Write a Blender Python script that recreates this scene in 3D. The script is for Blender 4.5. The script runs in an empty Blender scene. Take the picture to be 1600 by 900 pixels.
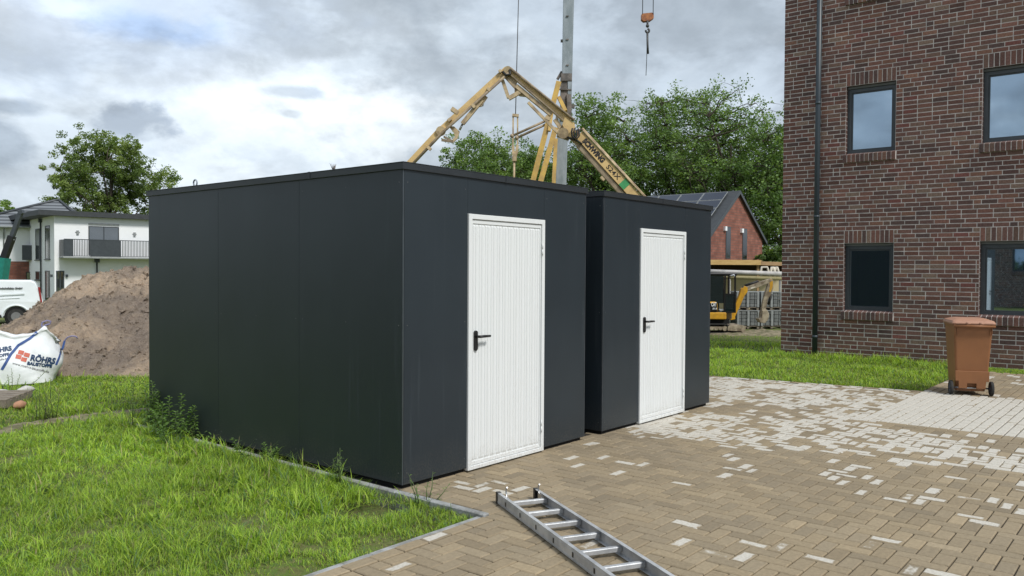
import bpy, math, random
import numpy as np
from mathutils import Vector, Matrix, noise as mn
from mathutils.bvhtree import BVHTree
R_ = math.radians
col = bpy.context.scene.collection
scene = bpy.context.scene

# ------------------------------------------------------------------ camera
F_PX = 1279.24
YAW, PITCH, ROLL = 0.68700, 0.0215, -0.0061
CAM = Vector((-4.193, -4.489, 1.648))
_d = Vector((math.cos(YAW)*math.cos(PITCH), math.sin(YAW)*math.cos(PITCH), -math.sin(PITCH)))
_r = Vector((math.sin(YAW), -math.cos(YAW), 0))
_u = _r.cross(_d)
_r2 = _r*math.cos(ROLL) - _u*math.sin(ROLL)
_u2 = _u*math.cos(ROLL) + _r*math.sin(ROLL)
cd = bpy.data.cameras.new('camera'); cam = bpy.data.objects.new('camera', cd); col.objects.link(cam)
cd.sensor_width = 36; cd.lens = 36*F_PX/1600; cd.clip_start = .05; cd.clip_end = 6000
m = Matrix.Identity(4)
for i in range(3):
    m[i][0], m[i][1], m[i][2], m[i][3] = _r2[i], _u2[i], -_d[i], CAM[i]
cam.matrix_world = m
scene.camera = cam
def ray(px, py): return _d + _r2*((px-800)/F_PX) + _u2*((450-py)/F_PX)
def at(px, py, D): return CAM + ray(px, py)*D          # a point seen at distance D along the view axis
def hit(px, py, P, n):                                  # where a sight line meets a real wall plane
    v = ray(px, py); return CAM + v*((P-CAM).dot(n)/v.dot(n))

def gp(px, py):                       # point of the flat lawn seen at a pixel
    v_ = ray(px, py); return CAM + v_*(-CAM.z/v_.z)

# ------------------------------------------------------------------ world
SUN_AZ, SUN_EL = R_(-98), R_(50)      # azimuth of the sun measured from +X counter-clockwise
w = bpy.data.worlds.new('World'); scene.world = w; w.use_nodes = True
wt = w.node_tree; wt.nodes.clear()
def N(t, typ, **kw):
    n = t.nodes.new(typ)
    for k, v in kw.items():
        if k.startswith('_'): setattr(n, k[1:], v)
        else: n.inputs[k].default_value = v
    return n
def M_(t, op, a, b=None, c=None, clamp=False):
    n = t.nodes.new('ShaderNodeMath'); n.operation = op; n.use_clamp = clamp
    for i, v in enumerate((a, b, c)):
        if v is None: continue
        if isinstance(v, (int, float)): n.inputs[i].default_value = v
        else: t.links.new(v, n.inputs[i])
    return n.outputs[0]
def mixc(t, f, a, b, blend='MIX'):
    n = t.nodes.new('ShaderNodeMix'); n.data_type = 'RGBA'; n.blend_type = blend
    for s, v in ((n.inputs['Factor'], f), (n.inputs[6], a), (n.inputs[7], b)):
        if isinstance(v, (int, float)): s.default_value = v
        elif isinstance(v, tuple): s.default_value = (*v[:3], 1)
        else: t.links.new(v, s)
    return n.outputs[2]
def smooth(t, v, lo, hi):
    n = t.nodes.new('ShaderNodeMapRange'); n.interpolation_type = 'SMOOTHSTEP'
    n.inputs['From Min'].default_value = lo; n.inputs['From Max'].default_value = hi
    t.links.new(v, n.inputs['Value']); return n.outputs[0]
def vmath(t, op, a, b=None):
    n = t.nodes.new('ShaderNodeVectorMath'); n.operation = op
    for i, v in enumerate((a, b)):
        if v is None: continue
        if isinstance(v, (tuple, Vector)): n.inputs[i].default_value = tuple(v)
        else: t.links.new(v, n.inputs[i])
    return n
tc = N(wt, 'ShaderNodeTexCoord'); dirn = tc.outputs['Generated']
sky = N(wt, 'ShaderNodeTexSky', _sky_type='NISHITA', _sun_disc=False)
sky.sun_elevation = SUN_EL; sky.sun_rotation = math.pi/2 - SUN_AZ; sky.air_density = 1.0; sky.dust_density = 1.5
sep = N(wt, 'ShaderNodeSeparateXYZ'); wt.links.new(dirn, sep.inputs[0])
zz = M_(wt, 'ADD', M_(wt, 'MAXIMUM', sep.outputs[2], 0.0), .22)
comb = N(wt, 'ShaderNodeCombineXYZ')
wt.links.new(M_(wt, 'DIVIDE', sep.outputs[0], zz), comb.inputs[0])
wt.links.new(M_(wt, 'DIVIDE', sep.outputs[1], zz), comb.inputs[1])
pl = comb.outputs[0]
def wnoise(scale, detail, rough, dist, off=(0, 0, 0)):
    mp = N(wt, 'ShaderNodeMapping'); mp.inputs['Location'].default_value = off
    wt.links.new(pl, mp.inputs[0])
    n = N(wt, 'ShaderNodeTexNoise', Scale=scale, Detail=detail, Roughness=rough, Distortion=dist)
    wt.links.new(mp.outputs[0], n.inputs['Vector']); return n
nA = wnoise(1.1, 7, .55, .5, (3.1, 1.7, 0)); nB = wnoise(3.2, 9, .55, .35, (8.2, 4.4, 1)); nC = wnoise(1.6, 8, .5, .25, (1.4, 9.3, 5))
# light grey cloud deck with brighter and darker billows
base = mixc(wt, smooth(wt, nA.outputs[0], .34, .66), (4.3, 4.7, 5.2), (6.3, 6.7, 7.2))
fine = smooth(wt, nB.outputs[0], .30, .72)
base = mixc(wt, M_(wt, 'MULTIPLY', fine, .10), base, (7.8, 8.1, 8.4))
def dnoise(scale, detail, rough, off, zs=2.0, dist=.3):
    mp = N(wt, 'ShaderNodeMapping'); mp.inputs['Location'].default_value = off; mp.inputs['Scale'].default_value = (1, 1, zs)
    wt.links.new(dirn, mp.inputs[0])
    n = N(wt, 'ShaderNodeTexNoise', Scale=scale, Detail=detail, Roughness=rough, Distortion=dist)
    wt.links.new(mp.outputs[0], n.inputs['Vector']); return n
nD = dnoise(11, 9, .60, (2.2, 5.1, .7), 1.6, .1); nE = dnoise(4.6, 9, .54, (7.2, 1.1, 3.7), 1.8, .2)
base = mixc(wt, M_(wt, 'MULTIPLY', smooth(wt, nE.outputs[0], .47, .68), .62), base, (4.0, 4.4, 4.95))
base = mixc(wt, M_(wt, 'MULTIPLY', smooth(wt, nD.outputs[0], .50, .72), .40), base, (8.6, 8.8, 9.0))
def blob(px, py, rad_deg, stretch=1.0, k=.7, soft=.55, nz=None):
    c = ray(px, py).normalized()
    side = c.cross(Vector((0, 0, 1))).normalized(); up = side.cross(c)
    nz = nz or nB
    a = vmath(wt, 'DOT_PRODUCT', dirn, side).outputs['Value']; b = vmath(wt, 'DOT_PRODUCT', dirn, up).outputs['Value']
    f = vmath(wt, 'DOT_PRODUCT', dirn, c).outputs['Value']
    s = math.sin(R_(rad_deg))
    a2 = M_(wt, 'POWER', M_(wt, 'ABSOLUTE', M_(wt, 'DIVIDE', a, s*stretch)), 2); b2 = M_(wt, 'POWER', M_(wt, 'ABSOLUTE', M_(wt, 'DIVIDE', b, s)), 2)
    r = M_(wt, 'SQRT', M_(wt, 'ADD', a2, b2))
    r = M_(wt, 'ADD', r, M_(wt, 'MULTIPLY', M_(wt, 'SUBTRACT', nz.outputs[0], .5), k*3.2))
    v = M_(wt, 'SUBTRACT', 1, smooth(wt, r, 1-soft, 1+soft))
    return M_(wt, 'MULTIPLY', v, M_(wt, 'GREATER_THAN', f, 0))
skyc = base
for (px, py, rad, st, amt, c, soft, k, nz) in [
    (640, 30, 9, 2.0, .72, (3.7, 4.15, 4.6), .7, .8, nE),      # dark deck above the shed
    (1010, 60, 9, 1.6, .50, (5.2, 5.7, 6.2), .9, .6, nE),
    (270, 120, 8, 2.4, .65, (8.0, 8.4, 8.7), .8, .9, nD),      # bright middle band
    (430, 172, 2.8, 2.6, .75, (9.2, 9.4, 9.5), .6, 1.1, nD),
    (590, 195, 1.6, 2.0, .65, (9.0, 9.2, 9.3), .5, 1.1, nD),
    (330, 275, 1.3, 3.2, .7, (9.2, 9.4, 9.5), .5, 1.0, nD),
    (250, 245, 3.2, 2.6, .35, (4.8, 5.3, 5.8), .7, 1.0, nD),
    (200, 186, 1.1, 2.1, .95, (3.7, 4.1, 4.65), .34, 1.1, nD),  # small dark clouds
    (448, 143, .42, 4.2, .7, (4.3, 4.75, 5.25), .45, .8, nD),
    (455, 178, .3, 2.6, .6, (4.6, 5.0, 5.4), .45, .6, nD),
    (0, 222, 1.3, 1.2, .9, (3.9, 4.35, 4.9), .4, .9, nD),
    (12, 166, .45, 4.2, .95, (3.9, 4.35, 4.9), .45, .7, nD),
    (20, 12, 1.8, 3.0, .6, (8.8, 9.1, 9.4), .6, 1.1, nD),
]:
    skyc = mixc(wt, M_(wt, 'MULTIPLY', blob(px, py, rad, st, k, soft, nz), amt), skyc, c)
hole = M_(wt, 'MULTIPLY', blob(245, 42, .75, 3.4, 1.3, .8, nD), .55)
hole2 = M_(wt, 'MULTIPLY', blob(150, 12, 4.0, 2.6, 1.2, .8, nD), .26)
skyc = mixc(wt, hole2, skyc, (3.8, 5.0, 7.2))
skyc = mixc(wt, hole, skyc, (2.6, 4.0, 6.6))
nF = dnoise(17, 8, .6, (5.5, .6, 2.9), 1.7, .15); nG = dnoise(6.5, 9, .56, (.4, 8.8, 6.1), 2.0, .15)
shade = M_(wt, 'ADD', .75, M_(wt, 'ADD', M_(wt, 'MULTIPLY', smooth(wt, nF.outputs[0], .35, .68), .12), M_(wt, 'MULTIPLY', smooth(wt, nG.outputs[0], .40, .60), .33)))
skyc = mixc(wt, 1.0, skyc, shade, 'MULTIPLY')
skyc = mixc(wt, 1.0, skyc, (.95, 1.0, 1.045), 'MULTIPLY')
skyc = mixc(wt, .06, skyc, sky.outputs[0])
bg = N(wt, 'ShaderNodeBackground', Strength=.084); wt.links.new(skyc, bg.inputs[0])
wo = N(wt, 'ShaderNodeOutputWorld'); wt.links.new(bg.outputs[0], wo.inputs[0])
sd = bpy.data.lights.new('sun', 'SUN'); sd.energy = 2.1; sd.angle = R_(11); sd.color = (1, .975, .93)
so = bpy.data.objects.new('sun', sd); col.objects.link(so)
sv = Vector((math.cos(SUN_AZ)*math.cos(SUN_EL), math.sin(SUN_AZ)*math.cos(SUN_EL), math.sin(SUN_EL)))
so.rotation_euler = sv.to_track_quat('Z', 'Y').to_euler(); so.location = (0, 0, 30)
vs = scene.view_settings; vs.view_transform = 'Standard'; vs.look = 'None'; vs.exposure = .56; vs.gamma = 1; vs.use_curve_mapping = False
scene.render.engine = 'CYCLES'; scene.cycles.max_bounces = 6; scene.cycles.use_denoising = True
scene.cycles.caustics_reflective = False; scene.cycles.caustics_refractive = False

# ------------------------------------------------------------------ materials
MATS = {}
def newmat(name):
    m = bpy.data.materials.new(name); m.use_nodes = True; t = m.node_tree; t.nodes.clear()
    b = t.nodes.new('ShaderNodeBsdfPrincipled'); o = t.nodes.new('ShaderNodeOutputMaterial'); t.links.new(b.outputs[0], o.inputs[0])
    MATS[name] = m; return m, t, b, o
def noise(t, scale, detail=5, rough=.55, stretch=(1, 1, 1), coord='Object', dist=0):
    tc = t.nodes.new('ShaderNodeTexCoord'); mp = t.nodes.new('ShaderNodeMapping'); mp.inputs['Scale'].default_value = stretch
    t.links.new(tc.outputs[coord], mp.inputs[0])
    n = t.nodes.new('ShaderNodeTexNoise'); n.inputs['Scale'].default_value = scale; n.inputs['Detail'].default_value = detail
    n.inputs['Roughness'].default_value = rough; n.inputs['Distortion'].default_value = dist
    t.links.new(mp.outputs[0], n.inputs['Vector']); return n.outputs[0]
def bump(t, b, h, strength=.3, dist=.01):
    n = t.nodes.new('ShaderNodeBump'); n.inputs['Strength'].default_value = strength; n.inputs['Distance'].default_value = dist
    t.links.new(h, n.inputs['Height']); t.links.new(n.outputs[0], b.inputs['Normal'])
def pm(name, c, rough=.6, c2=None, scale=4, metal=0, bmp=0, bscale=40, spec=.5, stretch=(1, 1, 1), lo=.35, hi=.65, coat=0):
    m, t, b, o = newmat(name)
    c2 = c2 or tuple(x*.78 for x in c)
    f = smooth(t, noise(t, scale, 6, .6, stretch), lo, hi)
    t.links.new(mixc(t, f, c, c2), b.inputs['Base Color'])
    b.inputs['Roughness'].default_value = rough; b.inputs['Metallic'].default_value = metal
    b.inputs['Specular IOR Level'].default_value = spec; b.inputs['Coat Weight'].default_value = coat
    if bmp: bump(t, b, noise(t, bscale, 4), bmp, .01)
    return m
def vcmat(name, rough=.85, nz=60, amt=.35, bmp=.4, bdist=.004, spec=.3):
    m, t, b, o = newmat(name)
    a = t.nodes.new('ShaderNodeAttribute'); a.attribute_name = 'col'
    n = smooth(t, noise(t, nz, 6, .65), .3, .7)
    c = mixc(t, 1.0, a.outputs['Color'], mixc(t, n, (1-amt,)*3, (1+amt*.4,)*3), 'MULTIPLY')
    t.links.new(c, b.inputs['Base Color']); b.inputs['Roughness'].default_value = rough; b.inputs['Specular IOR Level'].default_value = spec
    bump(t, b, noise(t, nz*2.2, 5, .7), bmp, bdist); return m, t, b, a, c
def leafmat(name, trans=.35, rough=.55):
    m, t, b, o = newmat(name)
    a = t.nodes.new('ShaderNodeAttribute'); a.attribute_name = 'col'
    t.links.new(a.outputs['Color'], b.inputs['Base Color']); b.inputs['Roughness'].default_value = rough; b.inputs['Specular IOR Level'].default_value = .35
    tr = t.nodes.new('ShaderNodeBsdfTranslucent'); t.links.new(mixc(t, 1.0, a.outputs['Color'], (1.5, 1.5, .6), 'MULTIPLY'), tr.inputs[0])
    mx = t.nodes.new('ShaderNodeMixShader'); mx.inputs[0].default_value = trans
    t.links.new(b.outputs[0], mx.inputs[1]); t.links.new(tr.outputs[0], mx.inputs[2]); t.links.new(mx.outputs[0], o.inputs[0]); return m

# shed cladding: anthracite sheet, faint vertical rain streaks and scuffs
m, t, b, o = newmat('shed_panel')
st = smooth(t, noise(t, 3.2, 4, .6, (6, 6, .22)), .56, .80)
fl = smooth(t, noise(t, 1.6, 3, .5), .3, .7)
c = mixc(t, fl, (.0180, .0260, .0335), (.0210, .0300, .0380))
c = mixc(t, M_(t, 'MULTIPLY', st, .28), c, (.065, .08, .09))
sp = smooth(t, noise(t, 15, 2, .5), .79, .82)
c = mixc(t, M_(t, 'MULTIPLY', sp, .5), c, (.16, .17, .16))
tc_ = t.nodes.new('ShaderNodeTexCoord'); sx_ = t.nodes.new('ShaderNodeSeparateXYZ'); t.links.new(tc_.outputs['Object'], sx_.inputs[0])
low = M_(t, 'SUBTRACT', 1, smooth(t, M_(t, 'ADD', sx_.outputs[2], M_(t, 'MULTIPLY', M_(t, 'SUBTRACT', noise(t, 5, 5, .7), .5), .5)), .02, .34))
mud = M_(t, 'MULTIPLY', low, smooth(t, noise(t, 60, 4, .7), .42, .62))
c = mixc(t, M_(t, 'MULTIPLY', mud, .22), c, (.13, .115, .09))
t.links.new(c, b.inputs['Base Color']); b.inputs['Specular IOR Level'].default_value = .45
t.links.new(M_(t, 'ADD', .38, M_(t, 'MULTIPLY', st, .15)), b.inputs['Roughness'])
bump(t, b, noise(t, 1.3, 2, .5, (1, 1, .6)), .25, .03)
pm('profile_grey', (.10, .115, .13), .35, metal=.4)
pm('shed_trim', (.020, .024, .028), .45, (.026, .031, .036), 2)
pm('dark_gap', (.006, .006, .006), .9)
pm('aluminium', (.56, .57, .58), .42, (.40, .41, .42), 9, metal=.35, bmp=.15, bscale=90, stretch=(1, 1, 1))
pm('bright_metal', (.6, .6, .6), .3, metal=.9)
pm('white_door', (.75, .77, .77), .45, (.735, .755, .755), 2.5, stretch=(5, 5, .6), spec=.4)
pm('black_plastic', (.012, .012, .013), .4)
pm('concrete_kerb', (.36, .37, .37), .9, (.2, .2, .19), 7, bmp=.5, bscale=60)
pm('sand_joint', (.045, .036, .027), .95, (.028, .023, .018), 9, bmp=.5, bscale=80)
pm('mortar', (.70, .655, .62), .95, (.46, .43, .41), 6, bmp=.4, bscale=70)
pm('anthracite', (.045, .053, .060), .42, (.055, .064, .072), 5)
pm('shutter_grey', (.15, .155, .15), .5)
pm('dark_interior', (.012, .013, .014), .9)
pm('pipe_blue_grey', (.028, .042, .055), .45, (.045, .06, .07), 2.5, stretch=(1, 1, .3))
pm('render_white', (.88, .89, .90), .85, (.84, .855, .87), .8, bmp=.15, bscale=40)
pm('roof_dark', (.045, .05, .055), .6)
pm('bin_brown', (.265, .112, .044), .5, (.23, .098, .040), 2.5, bmp=.08, bscale=60, spec=.4)
pm('bin_lid', (.36, .19, .125), .55, (.42, .23, .155), 4, spec=.4)
pm('rubber', (.018, .018, .018), .85, (.035, .034, .032), 12)
pm('hub_grey', (.05, .055, .08), .6)
pm('crane_grey', (.33, .37, .40), .5, (.22, .26, .28), 3, stretch=(1, 1, .4))
pm('crane_dark', (.10, .09, .08), .7, (.22, .19, .17), 3)
pm('crane_yellow', (.62, .40, .09), .5, (.42, .27, .09), 2.2)
pm('pump_cream', (.70, .49, .21), .5, (.44, .30, .14), 1.6, hi=.75)
pm('pump_beige', (.60, .46, .27), .55, (.30, .22, .14), 2.5)
pm('pump_brown', (.20, .15, .10), .6, (.36, .28, .18), 2.5)
pm('hose_black', (.02, .02, .02), .6)
pm('cable', (.06, .06, .06), .5)
pm('ink', (.012, .012, .014), .6)
pm('ink_blue', (.015, .05, .13), .6)
pm('ink_red', (.62, .16, .11), .7)
pm('decal_green', (.06, .34, .12), .6)
pm('hook_orange', (.45, .17, .05), .6, (.22, .07, .03), 4)
pm('van_white', (.78, .82, .84), .3, (.73, .77, .79), 1.2, coat=.4)
pm('tail_red', (.30, .02, .015), .3)
pm('steel_rim', (.18, .18, .18), .5)
pm('mini_yellow', (.68, .36, .02), .45, (.5, .26, .03), 3)
pm('mini_worn', (.40, .34, .24), .6, (.16, .12, .08), 4)
pm('timber', (.62, .42, .17), .7, (.52, .33, .12), 2, stretch=(1, 1, 4))
pm('timber_dark', (.07, .04, .025), .85)
pm('timber_tan', (.38, .24, .12), .8)
pm('cream_block', (.62, .52, .33), .9, (.55, .46, .29), 1)
pm('grey_stone', (.20, .21, .21), .9, (.13, .14, .14), 7, bmp=.5, bscale=30)
pm('wrap_grey', (.32, .335, .335), .7, (.24, .255, .255), 4)
pm('pole_grey', (.50, .48, .46), .6, (.38, .37, .36), 3)
pm('rust_pipe', (.30, .26, .13), .7)
pm('cradle_cream', (.72, .66, .55), .6)
pm('bag_white', (.82, .84, .86), .6, (.72, .75, .77), 5, bmp=.35, bscale=18)
pm('strap_blue', (.045, .10, .30), .7)
pm('strap_violet', (.25, .24, .42), .8)
pm('old_wood', (.26, .22, .17), .9, (.15, .125, .1), 9, stretch=(1, 6, 1))
pm('stone_white', (.55, .54, .50), .9, (.4, .39, .36), 12, bmp=.5)
pm('terracotta', (.42, .23, .14), .9, (.35, .18, .11), 12)
pm('bark', (.075, .058, .042), .95, (.045, .036, .028), 5, bmp=.6, bscale=12)
pm('green_paint', (.015, .22, .17), .4)
pm('red_roof', (.42, .15, .10), .8)
pm('truck_red', (.25, .03, .02), .6)
leafmat('leaf'); leafmat('grass', .38, .5)
vcmat('brick', .82, 35, .35, .6, .004)

def glassmat(name, tint, refl, base=(.008, .012, .014), rough=.02):
    m, t, b, o = newmat(name)
    b.inputs['Base Color'].default_value = (*base, 1); b.inputs['Roughness'].default_value = .1
    g = t.nodes.new('ShaderNodeBsdfGlossy'); g.inputs['Color'].default_value = (*tint, 1); g.inputs['Roughness'].default_value = rough
    mx = t.nodes.new('ShaderNodeMixShader'); mx.inputs[0].default_value = refl
    t.links.new(b.outputs[0], mx.inputs[1]); t.links.new(g.outputs[0], mx.inputs[2]); t.links.new(mx.outputs[0], o.inputs[0])
glassmat('pane_coated', (.66, .84, 1.0), .50)
glassmat('pane_plain', (.9, .95, 1.0), .22, (.03, .035, .035))
glassmat('pane_dark', (.8, .9, .95), .05, (.008, .007, .007))
glassmat('cab_glass', (.8, .95, .95), .10, (.012, .02, .02))

m = MATS['white_door']; t = m.node_tree; b = [n for n in t.nodes if n.type == 'BSDF_PRINCIPLED'][0]; src_ = b.inputs['Base Color'].links[0].from_socket
tc_ = t.nodes.new('ShaderNodeTexCoord'); sx_ = t.nodes.new('ShaderNodeSeparateXYZ'); t.links.new(tc_.outputs['Object'], sx_.inputs[0])
low = M_(t, 'SUBTRACT', 1, smooth(t, M_(t, 'ADD', sx_.outputs[2], M_(t, 'MULTIPLY', M_(t, 'SUBTRACT', noise(t, 6, 5, .7), .5), .4)), .0, .22))
t.links.new(mixc(t, M_(t, 'MULTIPLY', M_(t, 'MULTIPLY', low, smooth(t, noise(t, 50, 4, .7), .40, .62)), .35), src_, (.34, .30, .24)), b.inputs['Base Color'])
# paver: stone colour with blotchy lime bloom where the attribute says so
m, t, b, a, c = vcmat('paver', .88, 40, .16, .35, .002)
wv = t.nodes.new('ShaderNodeAttribute'); wv.attribute_name = 'bloom'
nb = noise(t, 9, 6, .7)
edge = M_(t, 'ADD', M_(t, 'MULTIPLY', wv.outputs['Fac'], 1.25), M_(t, 'MULTIPLY', M_(t, 'SUBTRACT', nb, .5), 1.3))
def at_(n_):
    a_ = t.nodes.new('ShaderNodeAttribute'); a_.attribute_name = n_; return a_.outputs['Fac']
dist_ = M_(t, 'MINIMUM', M_(t, 'SUBTRACT', at_('hx'), M_(t, 'ABSOLUTE', at_('lx'))), M_(t, 'SUBTRACT', at_('hy'), M_(t, 'ABSOLUTE', at_('ly'))))
rim_ = M_(t, 'SUBTRACT', 1, smooth(t, dist_, .004, .034))          # lime bloom fades towards each stone's damp rim
edge = M_(t, 'SUBTRACT', edge, M_(t, 'MULTIPLY', rim_, .52))
f = smooth(t, edge, .42, .68)
big = smooth(t, noise(t, .55, 4, .5), .35, .7)
c1 = mixc(t, M_(t, 'MULTIPLY', big, .30), c, (.22, .18, .13))
fn = smooth(t, noise(t, 55, 4, .6), .35, .7)
c2 = mixc(t, fn, (.56, .53, .47), (.44, .41, .35))
t.links.new(mixc(t, f, c1, c2), b.inputs['Base Color'])

# far brickwork (texture) for walls seen small
def bricktex(name, c1, c2, mo, sx=.25, sz=.0833, msize=.012):
    m, t, b, o = newmat(name)
    tc = t.nodes.new('ShaderNodeTexCoord'); sp = t.nodes.new('ShaderNodeSeparateXYZ'); t.links.new(tc.outputs['Object'], sp.inputs[0])
    cb = t.nodes.new('ShaderNodeCombineXYZ'); t.links.new(M_(t, 'ADD', sp.outputs[0], sp.outputs[1]), cb.inputs[0]); t.links.new(sp.outputs[2], cb.inputs[1])
    br = t.nodes.new('ShaderNodeTexBrick'); t.links.new(cb.outputs[0], br.inputs['Vector'])
    br.inputs['Color1'].default_value = (*c1, 1); br.inputs['Color2'].default_value = (*c2, 1); br.inputs['Mortar'].default_value = (*mo, 1)
    br.inputs['Scale'].default_value = 1; br.inputs['Mortar Size'].default_value = msize/2; br.inputs['Brick Width'].default_value = sx; br.inputs['Row Height'].default_value = sz
    n = smooth(t, noise(t, 1.5, 4), .3, .7)
    t.links.new(mixc(t, 1., br.outputs[0], mixc(t, n, (.8,)*3, (1.15,)*3), 'MULTIPLY'), b.inputs['Base Color']); b.inputs['Roughness'].default_value = .9
bricktex('brick_far', (.20, .070, .048), (.30, .115, .08), (.14, .09, .075), .5, .17, .03)
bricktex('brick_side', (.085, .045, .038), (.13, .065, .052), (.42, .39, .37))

# roof tiles
m, t, b, o = newmat('roof_tile')
wv = t.nodes.new('ShaderNodeTexWave'); wv.wave_type = 'BANDS'; wv.bands_direction = 'Z'; wv.inputs['Scale'].default_value = 1.1
tc = t.nodes.new('ShaderNodeTexCoord'); t.links.new(tc.outputs['Object'], wv.inputs['Vector'])
t.links.new(mixc(t, wv.outputs['Fac'], (.045, .05, .055), (.20, .215, .23)), b.inputs['Base Color']); b.inputs['Roughness'].default_value = .45
# solar
m, t, b, o = newmat('solar')
b.inputs['Base Color'].default_value = (.012, .018, .035, 1); b.inputs['Roughness'].default_value = .12; b.inputs['Specular IOR Level'].default_value = .8
# soil heap
m, t, b, o = newmat('soil')
n1 = smooth(t, noise(t, .55, 5, .6), .38, .62); n2 = smooth(t, noise(t, 7, 8, .7), .35, .68); n3 = smooth(t, noise(t, 26, 6, .7), .4, .65)
c = mixc(t, n1, (.27, .215, .165), (.58, .44, .31))
c = mixc(t, M_(t, 'MULTIPLY', n2, .5), c, (.19, .15, .128))
c = mixc(t, M_(t, 'MULTIPLY', n3, .35), c, (.42, .36, .31))
t.links.new(c, b.inputs['Base Color']); b.inputs['Roughness'].default_value = .95; b.inputs['Specular IOR Level'].default_value = .15
bump(t, b, M_(t, 'ADD', noise(t, 7, 8, .75, (1, 1, 1), 'Object', .6), M_(t, 'MULTIPLY', noise(t, 34, 6, .7), .4)), 1.0, .10)
# open ground under the grass
m, t, b, o = newmat('ground')
n1 = smooth(t, noise(t, .9, 5, .6), .40, .62); n2 = smooth(t, noise(t, 22, 6, .7), .35, .65)
c = mixc(t, n2, (.10, .155, .035), (.14, .14, .055))
c = mixc(t, M_(t, 'MULTIPLY', n1, .22), c, (.20, .165, .11))
t.links.new(c, b.inputs['Base Color']); b.inputs['Roughness'].default_value = .95; b.inputs['Specular IOR Level'].default_value = .1
bump(t, b, noise(t, 30, 6, .7), .8, .02)
pm('bare_track', (.26, .22, .155), .95, (.13, .125, .07), 5, bmp=.8, bscale=40, spec=.1)

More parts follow.
